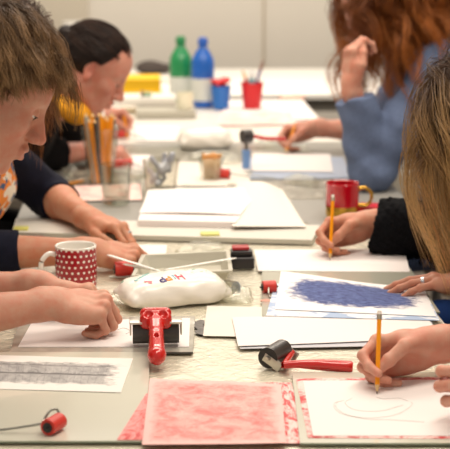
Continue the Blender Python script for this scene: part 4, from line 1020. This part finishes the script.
J1 = dict(neck=(-.375, 2.47, 1.075), chest=(-.50, 2.46, .86), shR=(-.40, 2.29, 1.02), shL=(-.43, 2.66, 1.02), elR=(-.36, 2.50, .81), wrR=tuple(at(54, 303, ZW+.028)), elL=(-.40, 2.74, .80), wrL=tuple(at(40, 285, ZW+.018)))
J1.update(seat_pose(-.60, 2.45, 1)); GREY = mat('shirt_grey', (96, 104, 120), .9)
p1, m1, _ = person('person', 'young person with tousled brown hair at the left, bare forearms, bending over a white sheet', (-.5, 2.45, 0), H1, J1,
    {'R': (FIST, (.97, .12, -.06), (.05, -.30, .95)), 'L': (RELAX, (1, -.05, -.12), (.1, .25, .95))}, SK1,
    [dict(nm='shirt', m=GREY, gr=.012, sleeves=1, cut=.65)], mat('jeans_dark', (48, 54, 74), .9), h=.0026, hair=hair1)
bw = MB()
def brows(root, H, m, ys=(-1, 1)):
    hc, yaw, pit, rol = H; hc = Vector(hc); R = Matrix.Rotation(yaw, 3, 'Z') @ Matrix.Rotation(pit, 3, 'Y') @ Matrix.Rotation(rol, 3, 'X')
    for y in ys:
        q = [hc+R @ Vector(v)-root.location for v in ((.091, y*.010, .0245), (.087, y*.026, .0295), (.0735, y*.045, .0260))]
        MB().tube(fill(q, 5), [.0022+.0012*math.sin(math.pi*i/10) for i in range(11)], 8).build('eyebrow', m, root)
        q = [hc+R @ Vector(v)-root.location for v in ((.0865, y*.020, .0020), (.0882, y*.031, .0008), (.0810, y*.0425, .0015))]
        MB().tube(fill(q, 5), .0007, 6).build('eyelashes', m, root)
brows(p1, H1, mat('brow_brown', (70, 48, 34), .9))
# ================= the person in the navy cardigan, head hidden behind the young man's
H2 = ((-.30, 3.36, 1.19), math.radians(0), math.radians(30), 0)
def longhair(m, seed, length, n=300, kids=16, part=0, margin=.016, grav=1.0, wave=5, back=0, r=.0005, fwd=0, wamp=.5, keep=None, spread=.008, cap=.006, noise=.2, lift=.3, sidefwd=0):
    def f(root, hc, R):
        roots = scalp(n, seed, keep or hairline)
        def comb(p, t, rt):
            s = np.sign(rt[:, 1:2]-part)+0.0; v = np.concatenate([np.full_like(s, -.35+sidefwd), s*.9, np.full_like(s, -.35)], 1)
            return v*max(0, 1-t*3.0)+P(-back+fwd, 0, 0)*min(1, t*2)
        strands('hair', root, hc, R, m, roots, comb, 18, length/18, kids=kids, spread=spread, r=r, stiff=.60, grav=grav*2.2, noise=noise, lift=lift, cap=capsdf(cap), seed=seed, margin=margin, wave=wave, wamp=wamp,
                coll=[(P(.024, 0, -.02), P(.078, .070, .092)), (P(-.05, 0, -.10), P(.052, .055, .09))])
    return f
J2 = dict(neck=(-.425, 3.36, 1.075), chest=(-.43, 3.38, .90), shR=(-.50, 3.16, 1.02), shL=(-.40, 3.54, 1.00), elR=(-.40, 3.10, .80), wrR=tuple(at(93, 251, ZW)), elL=(-.215, 3.72, .805), wrL=tuple(at(90, 219, ZW+.002)))
J2.update(seat_pose(-.64, 3.36, 1))
NAVY = mat('navy_knit', (18, 20, 36), .9, spec=.2, noise=.2, nscale=80, bump=.3, bscale=200)
def floral(nt, b, tc):
    v = N(nt, 'ShaderNodeTexVoronoi'); v.inputs['Scale'].default_value = 55; nt.links.new(tc.outputs['Object'], v.inputs['Vector'])
    s = nt.nodes.new('ShaderNodeSeparateColor'); nt.links.new(v.outputs['Color'], s.inputs[0])
    c = mixc(nt, ramp(nt, s.outputs[0], .42, .46), srgb(226, 214, 196), srgb(224, 132, 50)); c = mixc(nt, ramp(nt, s.outputs[1], .66, .70), c, srgb(56, 84, 120)); nt.links.new(c, b.inputs[0])
SK2 = skin('skin_warm', (216, 158, 124))
p2, m2, _ = person('person', 'person in a navy cardigan, hands on the table behind the spotted mug', (-.55, 3.36, 0), H2, J2,
    {'R': (RELAX, (.98, .10, -.10), (.05, -.25, .96)), 'L': (RELAX, (.80, -.58, -.12), (.1, .1, .98))}, SK2,
    [dict(nm='floral_top', m=ntmat('floral_cloth', floral, .9), gr=.024, sleeves=1, cut=.25), dict(nm='cardigan_sleeves', m=NAVY, gr=.012, sleeves=1.2, cut={'R': 1.50, 'L': 1.28})],
    mat('jeans_dark', (48, 54, 74), .9), h=.003, hair=longhair(hairmat('hair_chestnut', (70, 42, 24), (146, 90, 44)), 21, .34, n=220, fwd=.25, lift=.05, noise=.12), face=True)
M, tips, T = m2['L']; w_ = at(90, 219, ZW+.002); rc = w_+M @ (tips[2][0]*.55+tips[2][1]*.45)-p2.location; d = (M @ (tips[2][1]-tips[2][0])).normalized()
MB().cyl(rc-d*.002, rc+d*.002, .0098, n=20).build('ring', mat('silver', (200, 200, 205), .2, metal=1), p2)
# ================= the dark haired person with the yellow scarf
H3 = (aty(93, 69, 4.42), math.radians(2), math.radians(33), 0)
def hair3(root, hc, R):
    m = hairmat('hair_dark', (40, 28, 24), (76, 56, 46))
    roots = scalp(420, 31, lambda p: hairline(p) and not (abs(p[0]) < .035 and p[2] < .028)); bun = P(-.118, 0, .050)
    def comb(p, t, rt):
        v = bun-p; return v/(np.linalg.norm(v, axis=1)[:, None]+1e-6)
    cp = capsdf(.007)
    for y in (-1, 1): cp.ell((.004, y*.090, -.008), (.030, .034, .038), k=.004, op='d')
    cp.ell((-.122, 0, .045), (.024, .026, .026), k=.02)
    strands('hair', root, hc, R, m, roots, comb, 10, .016, kids=12, spread=.004, r=.0006, stiff=.5, grav=.0, noise=.05, lift=.05, cap=cp, seed=4, margin=.007)
J3 = dict(neck=(-.25, 4.42, .965), chest=(-.42, 4.42, .80), shR=(-.29, 4.24, .93), shL=(-.30, 4.60, .93), elR=(-.34, 4.36, .80), wrR=(-.13, 4.56, ZW), elL=(-.16, 4.80, .80), wrL=writer(*PEN3, F3, D3, 'L'))
J3.update(seat_pose(-.58, 4.42, 1))
BLK = mat('black_cloth', (14, 12, 14), .9, spec=.15)
p3, m3, J3v = person('person', 'dark haired person in black with a yellow scarf, writing at the far left', (-.5, 4.42, 0), H3, J3,
    {'L': (WRITE, F3, D3), 'R': (RELAX, (.9, .4, -.1), (0, 0, 1))}, skin('skin_fair', (226, 166, 142)),
    [dict(nm='black_top', m=BLK, gr=.014, sleeves=1.1, cut=1.55)], BLK, h=.004, hair=hair3)
sc = SDF(); nb = Vector(J3['neck'])
for i in range(9):
    a0, a1 = 2*math.pi*i/9, 2*math.pi*(i+1)/9; f = lambda a: nb+Vector((.075*math.cos(a)+.02, .078*math.sin(a), -.005-.035*math.cos(a))); sc.cone(f(a0), f(a1), .030, .030, k=.02)
sc.disp = lambda X: .006*vnoise(X, 45, 2)
sc.build('scarf', mat('scarf_yellow', (236, 164, 28), .9), .005, p3)
brows(p3, H3, mat('brow_dark', (38, 26, 22), .9))
cf = SDF(); w_ = J3v['wrL']; e_ = J3v['elL']; d = (w_-e_).normalized(); cf.cone(w_-d*.11, w_-d*.015, .043, .035, k=.02); cf.disp = lambda X: .003*vnoise(X, 70, 2); cf.build('white_cuff', mat('cuff_white', (222, 214, 204), .9), .004, p3)
# ================= the red haired person in blue
H4 = (aty(381, 10, 4.33), math.radians(180-6), math.radians(28), 0)
def mir(x): return x
el4 = tuple(at(371, 172, .80)); 
J4 = dict(neck=(.80, 4.36, 1.125), chest=(.93, 4.38, .88), shR=(.84, 4.56, 1.06), shL=(.84, 4.14, 1.085), elR=(.80, 4.80, .81), wrR=writer(*PEN4, F4, D4), elL=el4, wrL=tuple(aty(351, 84, Vector(el4).y-.0)))
J4.update(seat_pose(1.06, 4.38, -1))
BLU = mat('blue_grey_knit', (98, 114, 146), .9, noise=.12, nscale=120, bump=.3, bscale=260)
SK4 = skin('skin_pale', (228, 172, 146))
p4, m4, _ = person('person', 'person with long wavy red hair in a blue jumper, chin propped on one hand', (.98, 4.38, 0), H4, J4,
    {'R': (WRITE, F4, D4), 'L': (CHEEK, (-.05, .06, 1), (-.95, -.25, .1))}, SK4,
    [dict(nm='blue_jumper', m=BLU, gr=.020, sleeves=1.3, cut={'R': 1.25, 'L': 1.84}, amp=.007, fold=22)], mat('denim', (66, 82, 116), .9), h=.0036,
    hair=longhair(hairmat('hair_copper', (88, 42, 16), (190, 112, 46), .2, 1), 41, .54, n=420, kids=22, margin=.018, wave=14, wamp=.95, r=.0007, fwd=.0, back=.36, grav=.75, spread=.010, noise=.30, lift=.35))
# ================= the long haired person in the black fuzzy jumper
H5 = (aty(495, 114, 3.02), math.radians(180-38), math.radians(44), 0)
J5 = dict(neck=(.79, 2.99, .985), chest=(.95, 3.02, .82), shR=(.84, 3.21, .96), shL=(.84, 2.85, .96), elR=(.77, 3.20, .79), wrR=writer(*PEN5, F5, D5), elL=(.90, 2.84, .82), wrL=tuple(at(480, 280, ZW-.004)))
J5.update(seat_pose(1.08, 3.03, -1))
for k_, z_ in (('pelvis', .60), ('knR', .605), ('knL', .605)): J5[k_] = (J5[k_][0], J5[k_][1], z_)
FUZ = mat('black_fuzzy_knit', (14, 14, 17), .95, spec=.15, noise=.4, nscale=150, bump=.8, bscale=200)
p5, m5, J5v = person('person', 'person with long ombre hair in a fuzzy black jumper, drawing behind the blue print', (.98, 3.03, 0), H5, J5,
    {'R': (WRITE, F5, D5), 'L': (FLAT, (-.93, .30, -.06), (.05, .1, .99))}, skin('skin_tan', (218, 160, 130)),
    [dict(nm='black_jumper', m=FUZ, gr=.026, sleeves=1.3, cut={'R': 1.95, 'L': 1.80}, amp=.006, fuzz=.003)], mat('denim_blue', (20, 66, 140), .9), h=.0028,
    hair=longhair(hairmat('hair_ombre', (78, 54, 38), (224, 180, 118), .28, .8), 51, .54, n=700, kids=24, margin=.020, wave=6, r=.00055, fwd=.0, back=.55, grav=1.3, spread=.010, noise=.16, lift=.08, sidefwd=.15))
# shaggy yarn on the right sleeve
def yarn(root, pts, m, n, L, r0, seed):
    g = np.random.default_rng(seed); mb = MB(); rr = random.Random(seed)
    for i in range(n):
        j = rr.randrange(len(pts)-1); u = rr.random(); c = pts[j].lerp(pts[j+1], u); ra_ = r0[j]*(1-u)+r0[j+1]*u
        v = Vector((rr.gauss(0, 1), rr.gauss(0, 1), rr.gauss(0, 1))); t = (pts[j+1]-pts[j]).normalized(); v = (v-t*v.dot(t)).normalized(); p = c+v*ra_; w2 = (v+t*rr.uniform(-.2, 1.2)+Vector((0, 0, -.4))).normalized()
        mb.tube([p-root.location, p+w2*L*.5-root.location, p+w2*L+Vector((0, 0, -L*.3))-root.location], [.0016, .0012, .0005], 3)
    return mb.build('yarn_fringe', m, root)
yarn(p5, [J5v['elR'], J5v['elR'].lerp(J5v['wrR'], .9)], FUZ, 900, .020, [.060, .046], 3)
M, tips, T = m5['L']; rc = J5v['wrL']+M @ (tips[2][0]*.5+tips[2][1]*.5)-p5.location; d = (M @ (tips[2][1]-tips[2][0])).normalized()
MB().cyl(rc-d*.003, rc+d*.003, .0100, n=20).build('ring', mat('silver', (200, 200, 205), .2, metal=1), p5)
# ================= the nearest person at the right, only the hands are in view
J6 = dict(neck=(.93, 2.27, 1.07), chest=(1.04, 2.27, .86), shR=(.95, 2.45, 1.02), shL=(.95, 2.09, 1.02), elR=(.71, 2.44, .815), wrR=writer(*PEN6, F6, D6), elL=(.82, 2.12, .82), wrL=tuple(at(523, 391, ZW+.024)))
J6.update(seat_pose(1.16, 2.27, -1))
p6, m6, J6v = person('person', 'nearest person at the right, of whom only two hands and a pencil are seen', (1.0, 2.27, 0), ((.79, 2.27, 1.22), math.radians(180), math.radians(28), 0), J6,
    {'R': (WRITE, F6, D6), 'L': (FIST, (-.97, .10, .0), (0, -.93, .35))}, skin('skin_rosy', (230, 174, 148)),
    [dict(nm='jumper', m=mat('jumper_grey', (120, 116, 118), .9), gr=.014, sleeves=1, cut=1.45)], mat('jeans_dark', (48, 54, 74), .9), h=.0026,
    hair=longhair(hairmat('hair_mid', (80, 56, 38), (130, 94, 60)), 61, .22, n=160))
for (x, y, l) in ((-.60, 2.45, 'wooden stool under the young person at the left'), (-.64, 3.36, 'wooden stool under the navy cardigan person'), (-.58, 4.42, 'wooden stool under the dark haired writer'),
                  (1.06, 4.38, 'wooden stool under the red haired person'), (1.10, 3.03, 'wooden stool under the black jumper person'), (1.16, 2.27, 'wooden stool under the nearest right person')): stool((x, y, 0), l, h=.49 if x == 1.10 else .44)
# pencils in hands: tip on the paper, running up between thumb and index
pencil(*PEN6, 'orange pencil with white eraser in the nearest right hand', ORG, r=.0040)
pencil(*PEN5, 'orange pencil with white eraser in the black jumper hand', ORG, r=.0040)
pencil(*PEN4, 'orange pencil in the red haired writer hand', ORG, r=.0045, eraser=False)
pencil(*PEN3, "orange pencil in the dark haired writer hand", ORG, r=.0045, eraser=False)
